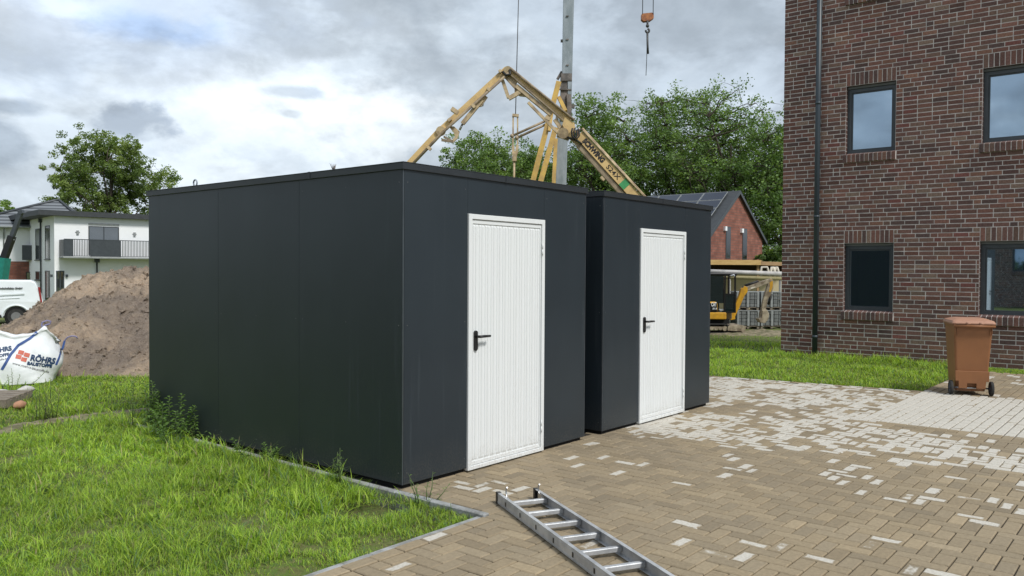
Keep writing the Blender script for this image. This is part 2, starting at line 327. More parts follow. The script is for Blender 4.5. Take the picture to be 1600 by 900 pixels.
# ------------------------------------------------------------------ builders
OFF = {}
def tag(o, label=None, cat=None, group=None, kind=None):
    if label: o['label'] = label
    if cat: o['category'] = cat
    if group: o['group'] = group
    if kind: o['kind'] = kind
    return o
def thing(name, label, cat, loc, rz=0, group=None, world=False):
    o = bpy.data.objects.new(name, None); col.objects.link(o); o.location = loc; o.rotation_euler = (0, 0, rz); o.empty_display_size = .2
    tag(o, label, cat, group)
    OFF[o.name] = -Vector(loc) if world else Vector((0, 0, 0))
    return o
class MB:
    def __init__(s): s.v = []; s.f = []; s.smooth = []; s.marks = []
    def add(s, vs, fs, sm=False):
        s.marks.append((len(s.v), len(s.f))); k = len(s.v); s.v += [tuple(v) for v in vs]; s.f += [tuple(i+k for i in f) for f in fs]; s.smooth += [sm]*len(fs); return s
    def box(s, x0, x1, y0, y1, z0, z1, ch=0):
        if x0 > x1: x0, x1 = x1, x0
        if y0 > y1: y0, y1 = y1, y0
        if z0 > z1: z0, z1 = z1, z0
        return s.add([(x, y, z) for z in (z0, z1) for y in (y0, y1) for x in (x0, x1)],
                     [(0, 2, 3, 1), (4, 5, 7, 6), (0, 1, 5, 4), (1, 3, 7, 5), (3, 2, 6, 7), (2, 0, 4, 6)])
    def frame(s, a, b, up=None):
        a = Vector(a); b = Vector(b); d = (b-a).normalized()
        up = Vector(up) if up is not None else Vector((0, 0, 1))
        if abs(d.dot(up.normalized())) > .98: up = Vector((1, 0, 0)) if abs(d.x) < .9 else Vector((0, 1, 0))
        x = d.cross(up).normalized(); y = x.cross(d); return a, b, x, y
    def bar(s, a, b, w, h, up=None, w2=None, h2=None):
        a, b, x, y = s.frame(a, b, up); w2 = w if w2 is None else w2; h2 = h if h2 is None else h2
        vs = [a + x*(i*w/2) + y*(j*h/2) for i, j in ((-1, -1), (1, -1), (1, 1), (-1, 1))] + [b + x*(i*w2/2) + y*(j*h2/2) for i, j in ((-1, -1), (1, -1), (1, 1), (-1, 1))]
        return s.add(vs, [(3, 2, 1, 0), (4, 5, 6, 7), (0, 1, 5, 4), (1, 2, 6, 5), (2, 3, 7, 6), (3, 0, 4, 7)])
    def pb(s, a, b, w, h, up=None, w2=None, h2=None): return s.bar(a, b, h, w, up, h2, w2)
    def tube(s, pts, r, n=8, cap=True, sm=True):
        pts = [Vector(p) for p in pts]; rs = r if isinstance(r, (list, tuple)) else [r]*len(pts)
        s.marks.append((len(s.v), len(s.f))); k = len(s.v); up = None
        for i, p in enumerate(pts):
            d = (pts[min(i+1, len(pts)-1)] - pts[max(i-1, 0)]).normalized()
            if up is None: up = d.orthogonal().normalized()
            up = (up - d*up.dot(d)).normalized(); x = d.cross(up)
            for j in range(n):
                a = 2*math.pi*j/n; s.v.append(tuple(p + (up*math.cos(a) + x*math.sin(a))*rs[i]))
        for i in range(len(pts)-1):
            for j in range(n):
                a = k+i*n+j; b = k+i*n+(j+1) % n; s.f.append((a, b, b+n, a+n)); s.smooth.append(sm)
        if cap:
            s.f.append(tuple(k+j for j in range(n))[::-1]); s.f.append(tuple(k+(len(pts)-1)*n+j for j in range(n))); s.smooth += [False, False]
        return s
    def prism(s, poly, axis_vec):            # planar polygon (3D points) extruded
        poly = [Vector(p) for p in poly]; n = len(poly); e = Vector(axis_vec)
        return s.add(poly + [p+e for p in poly], [tuple(range(n))[::-1], tuple(range(n, 2*n))] + [(i, (i+1) % n, (i+1) % n + n, i+n) for i in range(n)])
    def ring(s, poly, hole, e):              # frame between two equal-length loops, extruded
        n = len(poly); a = [Vector(p) for p in poly]; h = [Vector(p) for p in hole]; e = Vector(e)
        vs = a + h + [p+e for p in a] + [p+e for p in h]; f = []
        for i in range(n):
            j = (i+1) % n
            f += [(i, j, n+j, n+i), (2*n+i, 3*n+i, 3*n+j, 2*n+j), (i, 2*n+i, 2*n+j, j), (n+i, n+j, 3*n+j, 3*n+i)]
        return s.add(vs, f)
    def sphere(s, c, r, n=10, sc=(1, 1, 1)):
        c = Vector(c); vs = []; f = []
        for i in range(n+1):
            th = math.pi*i/n
            for j in range(n*2):
                ph = math.pi*j/n; vs.append(c + Vector((math.sin(th)*math.cos(ph)*r*sc[0], math.sin(th)*math.sin(ph)*r*sc[1], math.cos(th)*r*sc[2])))
        for i in range(n):
            for j in range(2*n):
                a = i*2*n+j; b = i*2*n+(j+1) % (2*n); f.append((a, b, b+2*n, a+2*n))
        return s.add(vs, f, True)
    def each(s, name, mat, parent=None, bevel=0):            # one object per separate piece
        k = s.marks + [(len(s.v), len(s.f))]; out = []
        for (v0, f0), (v1, f1) in zip(k, k[1:]):
            m_ = MB(); m_.v = s.v[v0:v1]; m_.f = [tuple(i-v0 for i in f) for f in s.f[f0:f1]]; m_.smooth = s.smooth[f0:f1]; out.append(m_.build(name, mat, parent, bevel))
        return out
    def build(s, name, mat, parent=None, bevel=0, seg=1, off=None):
        me = bpy.data.meshes.new(name); o_ = off if off is not None else (OFF.get(parent.name, Vector()) if parent else Vector())
        me.from_pydata([tuple(Vector(v)+o_) for v in s.v], [], s.f); me.update()
        me.polygons.foreach_set('use_smooth', s.smooth)
        me.materials.append(MATS[mat] if isinstance(mat, str) else mat)
        o = bpy.data.objects.new(name, me); col.objects.link(o)
        if parent: o.parent = parent; OFF[o.name] = o_
        import bmesh
        bm = bmesh.new(); bm.from_mesh(me); bmesh.ops.recalc_face_normals(bm, faces=bm.faces); bm.to_mesh(me); bm.free()
        if bevel:
            md = o.modifiers.new('bevel', 'BEVEL'); md.width = bevel; md.segments = seg; md.limit_method = 'ANGLE'; md.angle_limit = R_(40)
        return o
def npmesh(name, V, F, mat, parent=None, smooth=False, **attrs):
    me = bpy.data.meshes.new(name); nv, nf = len(V), len(F); k = F.shape[1]
    if parent is not None: V = V + np.array(OFF[parent.name])
    me.vertices.add(nv); me.vertices.foreach_set('co', np.ascontiguousarray(V, dtype=np.float32).ravel())
    me.loops.add(nf*k); me.loops.foreach_set('vertex_index', np.ascontiguousarray(F, dtype=np.int32).ravel())
    me.polygons.add(nf); me.polygons.foreach_set('loop_start', np.arange(0, nf*k, k, dtype=np.int32))
    me.polygons.foreach_set('use_smooth', np.full(nf, smooth))
    me.update(calc_edges=True)
    for an, a in attrs.items():
        if a.ndim == 2:
            at_ = me.attributes.new(an, 'FLOAT_COLOR', 'POINT'); c4 = np.ones((nv, 4), np.float32); c4[:, :3] = a; at_.data.foreach_set('color', c4.ravel())
        else:
            at_ = me.attributes.new(an, 'FLOAT', 'POINT'); at_.data.foreach_set('value', a.astype(np.float32))
    me.materials.append(MATS[mat]); o = bpy.data.objects.new(name, me); col.objects.link(o)
    if parent is not None: o.parent = parent; OFF[o.name] = OFF[parent.name]
    return o
def text(name, s, size, mat, parent, origin, xdir, ydir, depth=.004, bold=0, width=None, off=None):
    cu = bpy.data.curves.new(name, 'FONT'); cu.body = s; cu.size = size; cu.extrude = depth; cu.offset = bold; cu.resolution_u = 3
    o = bpy.data.objects.new(name, cu); col.objects.link(o); bpy.context.view_layer.update()
    me = bpy.data.meshes.new_from_object(o.evaluated_get(bpy.context.evaluated_depsgraph_get()))
    bpy.data.objects.remove(o); x = Vector(xdir).normalized(); y = Vector(ydir); y = (y - x*y.dot(x)).normalized(); z = x.cross(y)
    xs = [v.co.x for v in me.vertices]; k = (width/(max(xs)-min(xs))) if width else 1; x0 = min(xs)
    of = off if off is not None else OFF.get(parent.name, Vector())
    for v in me.vertices: v.co = Vector(origin) + x*((v.co.x-x0)*k) + y*v.co.y + z*v.co.z + of
    me.materials.clear(); me.materials.append(MATS[mat]); o = bpy.data.objects.new(name, me); col.objects.link(o); o.parent = parent; OFF[o.name] = of
    return o
def sstep(x, a, b):
    t = np.clip((np.asarray(x, float)-a)/(b-a), 0, 1); return t*t*(3-2*t)
rng = np.random.default_rng(7); random.seed(7)

# ------------------------------------------------------------------ setting: terrain, pavement, kerb
def terr(x, y):
    r = np.hypot(np.asarray(x)-CAM.x, np.asarray(y)-CAM.y)
    return -.85*sstep(r, 17, 32)
def paved(x, y):      # the block-paved yard
    x = np.asarray(x, float); y = np.asarray(y, float)
    a = (x > -.04) & (x < 7.8 + (1.26-y)*.158) & (y < 12) & ((y < .3) | (x > 5.2))
    b = (y < -.90) & (x < 7.8 + (1.26-y)*.158)
    c = (y < -1.68) & (x < 11.45 + 0*y)
    return (a & (y < 1.9)) | b | c
xs = np.unique(np.concatenate([np.linspace(-3000, -60, 12), np.linspace(-60, -8, 30), np.linspace(-8, 14, 111), np.linspace(14, 70, 57), np.linspace(70, 3000, 14)]))
ys = np.unique(np.concatenate([np.linspace(-3000, -60, 12), np.linspace(-60, -8, 22), np.linspace(-8, 14, 111), np.linspace(14, 80, 67), np.linspace(80, 3000, 14)]))
X, Y = np.meshgrid(xs, ys, indexing='ij'); Z = terr(X, Y)
lump = np.array([mn.fractal((x*1.3, y*1.3, 0), .8, 2, 3) for x, y in zip(X.ravel(), Y.ravel())]).reshape(X.shape)
near = (np.abs(X) < 60) & (np.abs(Y) < 60)
Z = Z - .03 + np.where(near, lump*.025, 0)
pv = np.zeros_like(X, bool)
for dx in (-.25, 0, .25):
    for dy in (-.25, 0, .25): pv |= paved(X+dx, Y+dy)
pv |= (X > -.4) & (X < 5.5) & (Y > -1.2) & (Y < 4.2)
Z = np.where(pv, np.minimum(Z, -.12), Z)
V = np.stack([X, Y, Z], -1).reshape(-1, 3); nx, ny = X.shape
I = np.arange(nx*ny).reshape(nx, ny)
F = np.stack([I[:-1, :-1], I[1:, :-1], I[1:, 1:], I[:-1, 1:]], -1).reshape(-1, 4)
tag(npmesh('ground', V, F, 'ground', smooth=True), kind='structure')

# sand bed under the pavers, following the paved outline
b = MB()
b.add([(-7, -10, -.012), (9.6, -10, -.012), (8.27, -1.68, -.012), (-7, -.93, -.012)], [(0, 1, 2, 3)])
b.add([(-.02, -.95, -.013), (8.3, -1.68, -.013), (7.72, 1.85, -.013), (-.02, 1.85, -.013)], [(0, 1, 2, 3)])
b.add([(8.1, -10, -.014), (11.45, -10, -.014), (11.45, -1.68, -.014), (8.1, -1.68, -.014)], [(0, 1, 2, 3)])
tag(b.build('paving_bed', 'sand_joint'), kind='structure')

def paver_rects():
    out = []; w_ = .10; x0, x1, y0, y1 = -5.5, 11.5, -7.5, 1.9
    na, nb = int((x1-x0)/w_), int((y1-y0)/w_)
    for a in range(na):
        for bb in range(nb):
            k = (a - bb) % 4; X0 = x0 + a*w_; Y0 = y0 + bb*w_
            if k == 0: r = (X0, X0+2*w_, Y0, Y0+w_)
            elif k == 3: r = (X0, X0+w_, Y0, Y0+2*w_)
            else: continue
            cx, cy = (r[0]+r[1])/2, (r[2]+r[3])/2
            if cx < -.05 and r[3] > -.985: continue
            if cy > .12 and cx < 5.25: continue
            if not (paved(cx, cy)): continue
            # stretcher-bond bay by the bin and its border
            if r[1] > 5.41 and r[2] < -1.71: continue
            if cx > 7.8 + (1.26-cy)*.158 - .16 and cy > -1.8: continue
            out.append(r + (0,))
    cov = set()
    for r in out:
        for ix in range(round((r[1]-r[0])/w_)):
            for iy in range(round((r[3]-r[2])/w_)): cov.add((round((r[0]-x0)/w_)+ix, round((r[2]-y0)/w_)+iy))
    for a in range(na):
        for bb in range(nb):
            X0 = x0+a*w_; Y0 = y0+bb*w_; cx, cy = X0+.05, Y0+.05
            if (a, bb) in cov or not paved(cx, cy) or (5.40 < cx and cy < -1.70) or (cy > .12 and cx < 5.25): continue
            if cx < -.05 and cy > -.99: continue
            if cx > 7.8 + (1.26-cy)*.158 - .16 and cy > -1.8: continue
            out.append((X0, X0+w_, Y0, Y0+w_, 0))
    for i in range(40):                                   # border row along the lawn (stretchers along X)
        X0 = -6.1 + i*.2
        if X0 < -.1: out.append((X0, X0+.2, -.99, -.89, 2))
    for i in range(60):
        yy = 1.85 - i*.2
        if yy < -1.6: break
        xx = 7.8 + (1.26-yy+.1)*.158; out.append((xx-.1, xx, yy-.2, yy, 2))
    for j in range(62):
        yy = -1.70 - j*.1
        for i in range(40):
            X0 = 5.40 + i*.2 + (j % 2)*.1
            if X0 > 11.3: break
            if i == 0 and j % 2: out.append((5.40, 5.50, yy-.1, yy, 1))
            out.append((X0, X0+.2, yy-.1, yy, 1))
    return out
rects = np.array(paver_rects())
n = len(rects)
cx = (rects[:, 0]+rects[:, 1])/2; cy = (rects[:, 2]+rects[:, 3])/2
def fbm(x, y, s, seed=0, o=3):
    return np.array([mn.fractal((a*s+seed, b_*s-seed, seed), .9, 2, o) for a, b_ in zip(x, y)])
f1 = fbm(cx, cy, .9, 3.3); f2 = fbm(cx, cy, 2.3, 9.1)
edge_x = 3.0 - .26*(cy+1)                                   # the lime bloom starts beyond this line
prob = .72*sstep(cx + .35*f1, edge_x-.05, edge_x+.35) - .55*sstep(f1, .0, .55)*(cx > 4.6) + .28*f2
prob = np.where((cx > 5.42) & (cx < 8.3) & (cy < -1.72), .93, prob)
prob = np.where((cx > 8.3), .16, prob)
prob = np.where((cx > 5.0) & (cx < 5.42) & (cy < -1.9), .08, prob)
prob = np.maximum(prob, .07*(cx > 3.0) + .035)
prob = np.maximum(prob, .30*((cy > -.35) & (cx > .1) & (cx < .9)))
prob = np.maximum(prob, .22*((cx > 1.7) & (cx < 3.0) & (cy < -2.2) & (cx > 1.9)))
for (sx, sy) in ((.45, -2.6), (.8, -3.5), (1.6, -.5), (1.8, -.8), (2.4, -1.8), (2.6, -2.4), (.6, -.55), (-.6, -2.5), (.3, -2.4), (1.1, -3.1)):
    prob = np.maximum(prob, .6*(np.hypot(cx-sx, cy-sy) < .2))
hitw = rng.random(n) < prob
bloom = np.where(hitw, rng.uniform(.62, 1.05, n), rng.uniform(0, .10, n)); bloom = np.where(prob > .9, rng.uniform(.85, 1.1, n), bloom)
bloom = np.where(hitw & (cx < 3.2), rng.uniform(.42, .80, n), bloom)
tone = rng.normal(1, .085, n)[:, None]*(1 + .08*f1[:, None])
warm = rng.random(n)[:, None]
colr = (np.array([.315, .248, .158])*(1-warm) + np.array([.265, .215, .145])*warm)*tone
g_ = .0075; c_ = .0055
dz = rng.normal(0, .0009, n); tx = rng.normal(0, .007, n); ty = rng.normal(0, .007, n)
Vs = []; 
gw = np.where(rects[:, 4] == 1, .0105, g_)
def corner(ix, iy, ins, z):
    x = np.where(ix == 0, rects[:, 0]+gw/2+ins, rects[:, 1]-gw/2-ins); y = np.where(iy == 0, rects[:, 2]+gw/2+ins, rects[:, 3]-gw/2-ins)
    return np.stack([x, y, z + dz + (x-cx)*tx + (y-cy)*ty], -1)
for ins, z in ((0, -.03), (0, -c_), (c_, 0)):
    for (ix, iy) in ((0, 0), (1, 0), (1, 1), (0, 1)): Vs.append(corner(ix, iy, ins, z))
V = np.stack(Vs, 1).reshape(-1, 3)
ctr = np.repeat(np.stack([cx, cy], -1), 12, 0); lx_ = V[:, 0]-ctr[:, 0]; ly_ = V[:, 1]-ctr[:, 1]
hx_ = np.repeat((rects[:, 1]-rects[:, 0])/2, 12); hy_ = np.repeat((rects[:, 3]-rects[:, 2])/2, 12)
fl = []
for k in (0, 4):
    for j in range(4): fl.append((k+j, k+(j+1) % 4, k+4+(j+1) % 4, k+4+j))
fl.append((8, 9, 10, 11))
F = (np.array(fl)[None] + (np.arange(n)*12)[:, None, None]).reshape(-1, 4)
pave = npmesh('pavement', V, F, 'paver', col=np.repeat(colr, 12, 0), bloom=np.repeat(bloom, 12), lx=lx_, ly=ly_, hx=hx_, hy=hy_)
tag(pave, kind='structure')

# concrete edging: thin kerb beside the shed and along the lawn edge
b = MB()
for i in range(6):
    y1 = 4.35 - i*.876; y0 = y1 - .872
    b.box(-.105, -.045, y0, y1, -.18, .012 + .002*(i % 2))
tag(b.build('kerb', 'concrete_kerb', bevel=.006), kind='structure')
b = MB()
for i in range(7): b.box(-.048 - (i+1)*.95 + .003 - .06, -.048 - i*.95 - .06, -.886, -.846, -.18, -.004)
tag(b.build('lawn_edging', 'concrete_kerb', bevel=.005), kind='structure')
b = MB(); b.box(-.045, 5.3, .02, 4.3, -.2, -.02)
tag(b.build('shed_footing', 'sand_joint'), kind='structure')
# trodden earth strip crossing the lawn behind
pts = [tuple(gp(*q)[:2]) for q in ((-120, 690), (5, 672), (40, 660), (136, 647), (190, 641), (240, 636))]; pts_track = pts
b = MB(); vs = []; nn = 40
for i in range(nn+1):
    s = i/nn*(len(pts)-1); k = min(int(s), len(pts)-2); f = s-k
    p = Vector(pts[k]).lerp(Vector(pts[k+1]), f); d = (Vector(pts[k+1])-Vector(pts[k])).normalized(); nrm = Vector((-d.y, d.x))
    for j in range(7):
        q = p + nrm*((j-3)/3)*(.20+.05*math.sin(i*1.7))*(1 if i < 34 else .6); zz_ = -.004 - .05*abs((j-3)/3)**2 + .008*math.sin(i*2.3+j)
        vs.append((q.x, q.y, zz_))
b.add(vs, [(i*7+j, i*7+j+1, (i+1)*7+j+1, (i+1)*7+j) for i in range(nn) for j in range(6)], True)
tag(b.build('footpath', 'bare_track'), kind='structure')

# ------------------------------------------------------------------ sheds
H = 2.45
def make_shed(label):
    W_, L_ = 2.405, 3.845
    t = thing('storage_shed', label, 'shed', (0, 0, 0), group='flat roofed dark storage sheds')
    DA, DB, DH = .710, 1.730, 2.105
    b = MB()                                         # inner core, kept back from the cladding
    b.box(.03, DA-.01, .03, L_-.03, -.02, H-.06); b.box(DB+.01, W_-.03, .03, L_-.03, -.02, H-.06)
    b.box(DA-.012, DB+.012, .08, L_-.03, -.02, H-.06)
    b.box(DA-.012, DB+.012, .031, .081, DH+.005, H-.06)
    b.build('core', 'dark_gap', t)
    def panel(x0, x1, y0, y1, z0, z1): MB().box(x0, x1, y0, y1, z0, z1).build('wall_panel', 'shed_panel', t, bevel=.0015)
    g = .0018
    for (a, c) in ((0.012, 1.270), (1.270, 2.518), (2.518, L_-.012)): panel(0, .022, a+g/2, c-g/2, .035, H-.05); panel(W_-.022, W_, a+g/2, c-g/2, .035, H-.05)
    for (a, c) in ((.012, DA+.03), (DB-.01, W_-.012)):
        panel(max(a, .012)+g/2, c-g/2-(.03 if a < .5 else 0) if a < .5 else c-g/2, 0, .022, .035, H-.05) if a < .5 else panel(DB+.004, c-g/2, 0, .022, .035, H-.05)
    panel(DA+g/2, DB+.004-g, .0005, .0225, DH+.004, H-.05)
    for (a, c) in ((.012, 1.2), (1.2, W_-.012)): panel(a+g/2, c-g/2, L_-.022, L_, .035, H-.05)
    b = MB()
    for (x, y) in ((0, 0), (W_, 0), (0, L_), (W_, L_)):
        sx = 1 if x == 0 else -1; sy = 1 if y == 0 else -1
        b.box(x+sx*.001, x+sx*.0095, y+sy*.001, y+sy*.0095, .035, H-.05)
    b.each('corner_profile', 'profile_grey', t)
    tr = MB()
    o_ = .016
    tr.box(-o_, W_+o_, -o_, L_+o_, H-.056, H-.006)
    tr.box(-o_-.002, W_+o_+.002, -o_-.002, L_+o_+.002, H-.006, H)
    trim = tr.build('roof_edge_trim', 'shed_trim', t, bevel=.002)
    js = MB(); js.box(-o_-.0035, -o_-.001, 1.10, 1.13, H-.057, H+.002)
    js.box(1.17, 1.20, -o_-.0035, -o_-.001, H-.057, H+.002); js.each('joint_cover', 'shed_trim', trim)
    # screws: small dots along the seams
    sc = MB()
    for y in (.045, 1.225, 1.315, 2.47, 2.565, 3.80, .66, 1.9, 3.15):
        for z in (.12, 1.23 if y in (.66, 1.9, 3.15) else 1.23, 2.3): sc.sphere((0, y, z), .004, 4, (.6, 1, 1))
    for x in (.045, .68, 1.77, 2.36):
        for z in (.12, 1.23, 2.3): sc.sphere((x, 0, z), .004, 4, (1, .6, 1))
    sc.each('screw', 'shutter_grey', t)
    # lifting eyes in the roof
    for y in (3.10,):
        e = MB(); e.tube([(.10+0*a, y+.032*math.cos(a), H+.045+.032*math.sin(a)) for a in np.linspace(0, 2*math.pi, 17)], .008, 6); e.tube([(.1, y, H-.01), (.1, y, H+.016)], .009, 6)
        e.build('lifting_eye', 'crane_grey', t)
    # door
    d = MB(); fr = .042; y0, y1 = -.016, .03
    d.box(DA, DA+fr, y0, y1, .012, DH); d.box(DB-fr, DB, y0, y1, .012, DH)
    d.box(DA+fr-.0003, DB-fr+.0003, y0+.0005, y1, DH-fr, DH-.0005); d.box(DA+fr-.0003, DB-fr+.0003, y0+.0005, y1, .0125, .012+fr*.8)
    frame = d.build('door_frame', 'white_door', t, bevel=.003)
    # ribbed leaf: alternating shallow channels
    lx0, lx1, lz0, lz1 = DA+fr+.004, DB-fr-.004, .012+fr*.8+.004, DH-fr-.004
    d = MB(); yb = -.002
    d.box(lx0, lx1, yb+.006, .03, lz0, lz1)                       # back sheet (bottom of the channels)
    rim = .011
    d.box(lx0, lx0+rim, yb-.002, yb+.0062, lz0, lz1); d.box(lx1-rim, lx1, yb-.002, yb+.0062, lz0, lz1)
    d.box(lx0+rim, lx1-rim, yb-.002, yb+.0062, lz0, lz0+.028); d.box(lx0+rim, lx1-rim, yb-.002, yb+.0062, lz1-.03, lz1)
    NR = 12; pw = (lx1-lx0-2*rim)/NR
    for i in range(NR):
        a = lx0+rim+i*pw + .007; c = a + pw - .014; z0, z1 = lz0+.034, lz1-.034
        mid = (a+c)/2
        # shaped rib: two flats with a fine score in the middle, chamfered ends
        for (p, q) in ((a, mid-.0015), (mid+.0015, c)):
            d.add([(p, yb+.0061, z0), (q, yb+.0061, z0), (q, yb+.0061, z1), (p, yb+.0061, z1),
                   (p+.003, yb+.0002, z0+.018), (q-.001 if p == a else q-.004, yb+.0002, z0+.018), (q-.001 if p == a else q-.004, yb+.0002, z1-.018), (p+.003, yb+.0002, z1-.018)],
                  [(4, 5, 6, 7), (0, 1, 5, 4), (1, 2, 6, 5), (2, 3, 7, 6), (3, 0, 4, 7)])
    leaf = d.build('door', 'white_door', t)
    h = MB(); hx = lx0+.047
    pl = [(hx + .021*math.cos(a), yb-.014, 1.10+.062*(1 if math.sin(a) > 0 else -1) + .021*math.sin(a)-.03) for a in np.linspace(0, 2*math.pi, 20, endpoint=False)]
    h.prism(pl, (0, .014, 0))
    h.tube([(hx, yb-.01, 1.105), (hx, yb-.058, 1.105)], .011, 10)
    h.tube([(hx-.008, yb-.055, 1.105), (hx+.05, yb-.058, 1.106), (hx+.13, yb-.052, 1.104)], [.011, .0115, .010], 10)
    h.build('handle', 'black_plastic', leaf)
    for z in (.24, 1.84):
        g2 = MB(); g2.tube([(lx1+.003, -.020, z-.055), (lx1+.003, -.020, z-.004)], .005, 8); g2.tube([(lx1+.003, -.020, z+.004), (lx1+.003, -.020, z+.055)], .005, 8)
        g2.build('hinge', 'white_door', leaf)
    return t
def copy_tree(o, parent=None):
    c = o.copy(); col.objects.link(c); c.parent = parent
    OFF[c.name] = OFF.get(o.name, Vector())
    for ch in list(o.children): copy_tree(ch, c)
    return c
shed = make_shed('nearer anthracite storage shed, its long side panels facing the lawn, white ribbed door')
shed2 = copy_tree(shed); shed2.location = (2.405+.318, .003, .001)
tag(shed2, 'farther anthracite storage shed beyond the narrow dark gap, beside the brick apartment building')

# ------------------------------------------------------------------ brick apartment building
BX, BY = 12.208, 1.852
CH, CW = .0819, .25
bl = thing('apartment_building', 'dark red brick apartment building with pale mortar and anthracite windows', 'building', (BX, BY, 0), world=True)
WIN = [(1.227, 2.127), (3.552, 5.05), (6.6, 7.5)]      # distance from the corner
FLO = [(11, 27), (48, 64), (85, 101)]                   # window courses of each storey
NR_, LEN = 112, 11.0
bricks = []
r3 = random.Random(3)
for r in range(-3, NR_):
    blk = []
    for (lo, hi) in FLO:
        if lo-2 <= r < hi+3: blk += [(a, c_b) for a, c_b in WIN] if (lo <= r < hi+3) else [(a-.04, c_b+.02) for a, c_b in WIN]
    segs = []; p = 0.0
    for a, c_b in sorted(blk): segs.append((p, a)); p = c_b
    segs.append((p, LEN))
    shift = (r % 2)*.125 + (r3.choice([0, 0, 0, .0625, -.0625]))
    k = -1; cuts = []
    x = -.25 + shift
    while x < LEN+.3:
        cuts.append(x); x += CW if r3.random() > .085 else .125
    for (a, c_b) in segs:
        pts_ = [a] + [q for q in cuts if a+.05 < q < c_b-.05] + [c_b]
        for q0, q1 in zip(pts_, pts_[1:]):
            if q1-q0 > .26: mid_ = (q0+q1)/2; prs = [(q0, mid_), (mid_, q1)]
            else: prs = [(q0, q1)]
            for (e0, e1) in prs:
                bricks.append((e0 + (.006 if e0 > 0 else 0), e1-.007, r*CH+.0068, (r+1)*CH-.0068, 0, 0))
for (lo, hi) in FLO:
    for (a, c_b) in WIN:
        k = round((c_b-a+.0)/.082); w_ = (c_b-a)/k
        for i in range(k): bricks.append((a+i*w_+.006, a+(i+1)*w_-.006, hi*CH+.0055, (hi+3)*CH-.0055, 0, 1))
B = np.array(bricks); nb_ = len(B)
jx = np.clip(rng.normal(0, .0010, nb_), -.0018, .0018)
def bc(s, z, ins, dx):
    return np.stack([BX + dx + jx, BY - s, z], -1)
lay = []
for ins, dx in ((0, .02), (0, .0015), (.0025, 0)):
    lay += [bc(B[:, 0]+ins, B[:, 2]+ins, 0, dx), bc(B[:, 1]-ins, B[:, 2]+ins, 0, dx), bc(B[:, 1]-ins, B[:, 3]-ins, 0, dx), bc(B[:, 0]+ins, B[:, 3]-ins, 0, dx)]
V = np.stack(lay, 1).reshape(-1, 3); F = (np.array(fl)[None] + (np.arange(nb_)*12)[:, None, None]).reshape(-1, 4)
pal = np.array([[.110, .062, .052], [.135, .070, .056], [.090, .054, .048], [.125, .080, .064], [.150, .082, .060], [.075, .050, .046], [.16, .115, .09], [.13, .055, .048]])
ci = rng.choice(len(pal), nb_, p=[.25, .21, .17, .12, .08, .08, .055, .035])
bcol = pal[ci]*np.array([1.50, 1.42, 1.38])*rng.normal(1, .11, nb_)[:, None]; bcol = np.clip(bcol, .03, .5)
npmesh('facing_brick', V, F, 'brick', parent=bl, col=np.repeat(bcol, 12, 0))
# mortar wall with openings, reveals
b = MB(); s_ed = sorted({0, LEN} | {v for w2 in WIN for v in w2}); z_ed = sorted({-.3, NR_*CH} | {v*CH for f2 in FLO for v in f2})
for s0, s1 in zip(s_ed, s_ed[1:]):
    for z0, z1 in zip(z_ed, z_ed[1:]):
        if any(abs(s0-a) < 1e-6 for a, _ in WIN) and any(abs(z0-lo*CH) < 1e-6 for lo, _ in FLO): continue
        b.add([(BX+.0035, BY-s0, z0), (BX+.0035, BY-s1, z0), (BX+.0035, BY-s1, z1), (BX+.0035, BY-s0, z1)], [(0, 1, 2, 3)])
b.build('mortar', 'mortar', bl)
b = MB()
for (a, c_b) in WIN:
    for (lo, hi) in FLO:
        z0, z1 = lo*CH, hi*CH; x0, x1 = BX+.004, BX+.2
        b.add([(x0, BY-a+.0, z0), (x1, BY-a, z0), (x1, BY-a, z1), (x0, BY-a, z1)], [(0, 1, 2, 3)])
        b.add([(x0, BY-c_b, z0), (x1, BY-c_b, z0), (x1, BY-c_b, z1), (x0, BY-c_b, z1)], [(0, 1, 2, 3)])
        b.add([(x0, BY-a, z1), (x1, BY-a, z1), (x1, BY-c_b, z1), (x0, BY-c_b, z1)], [(0, 1, 2, 3)])
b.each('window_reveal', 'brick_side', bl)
b = MB(); x0, x1 = BX+.0036, BX+12
b.add([(x0, BY-.0, -.3), (x1, BY, -.3), (x1, BY, NR_*CH), (x0, BY, NR_*CH)], [(0, 1, 2, 3)])
b.add([(x0, BY-LEN, -.3), (x1, BY-LEN, -.3), (x1, BY-LEN, NR_*CH), (x0, BY-LEN, NR_*CH)], [(0, 1, 2, 3)])
b.add([(x1, BY, -.3), (x1, BY-LEN, -.3), (x1, BY-LEN, NR_*CH), (x1, BY, NR_*CH)], [(0, 1, 2, 3)])
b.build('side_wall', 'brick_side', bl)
b = MB(); b.box(BX-.03, x1+.03, BY-LEN-.03, BY+.03, NR_*CH, NR_*CH+.06); b.build('roof', 'roof_dark', bl)
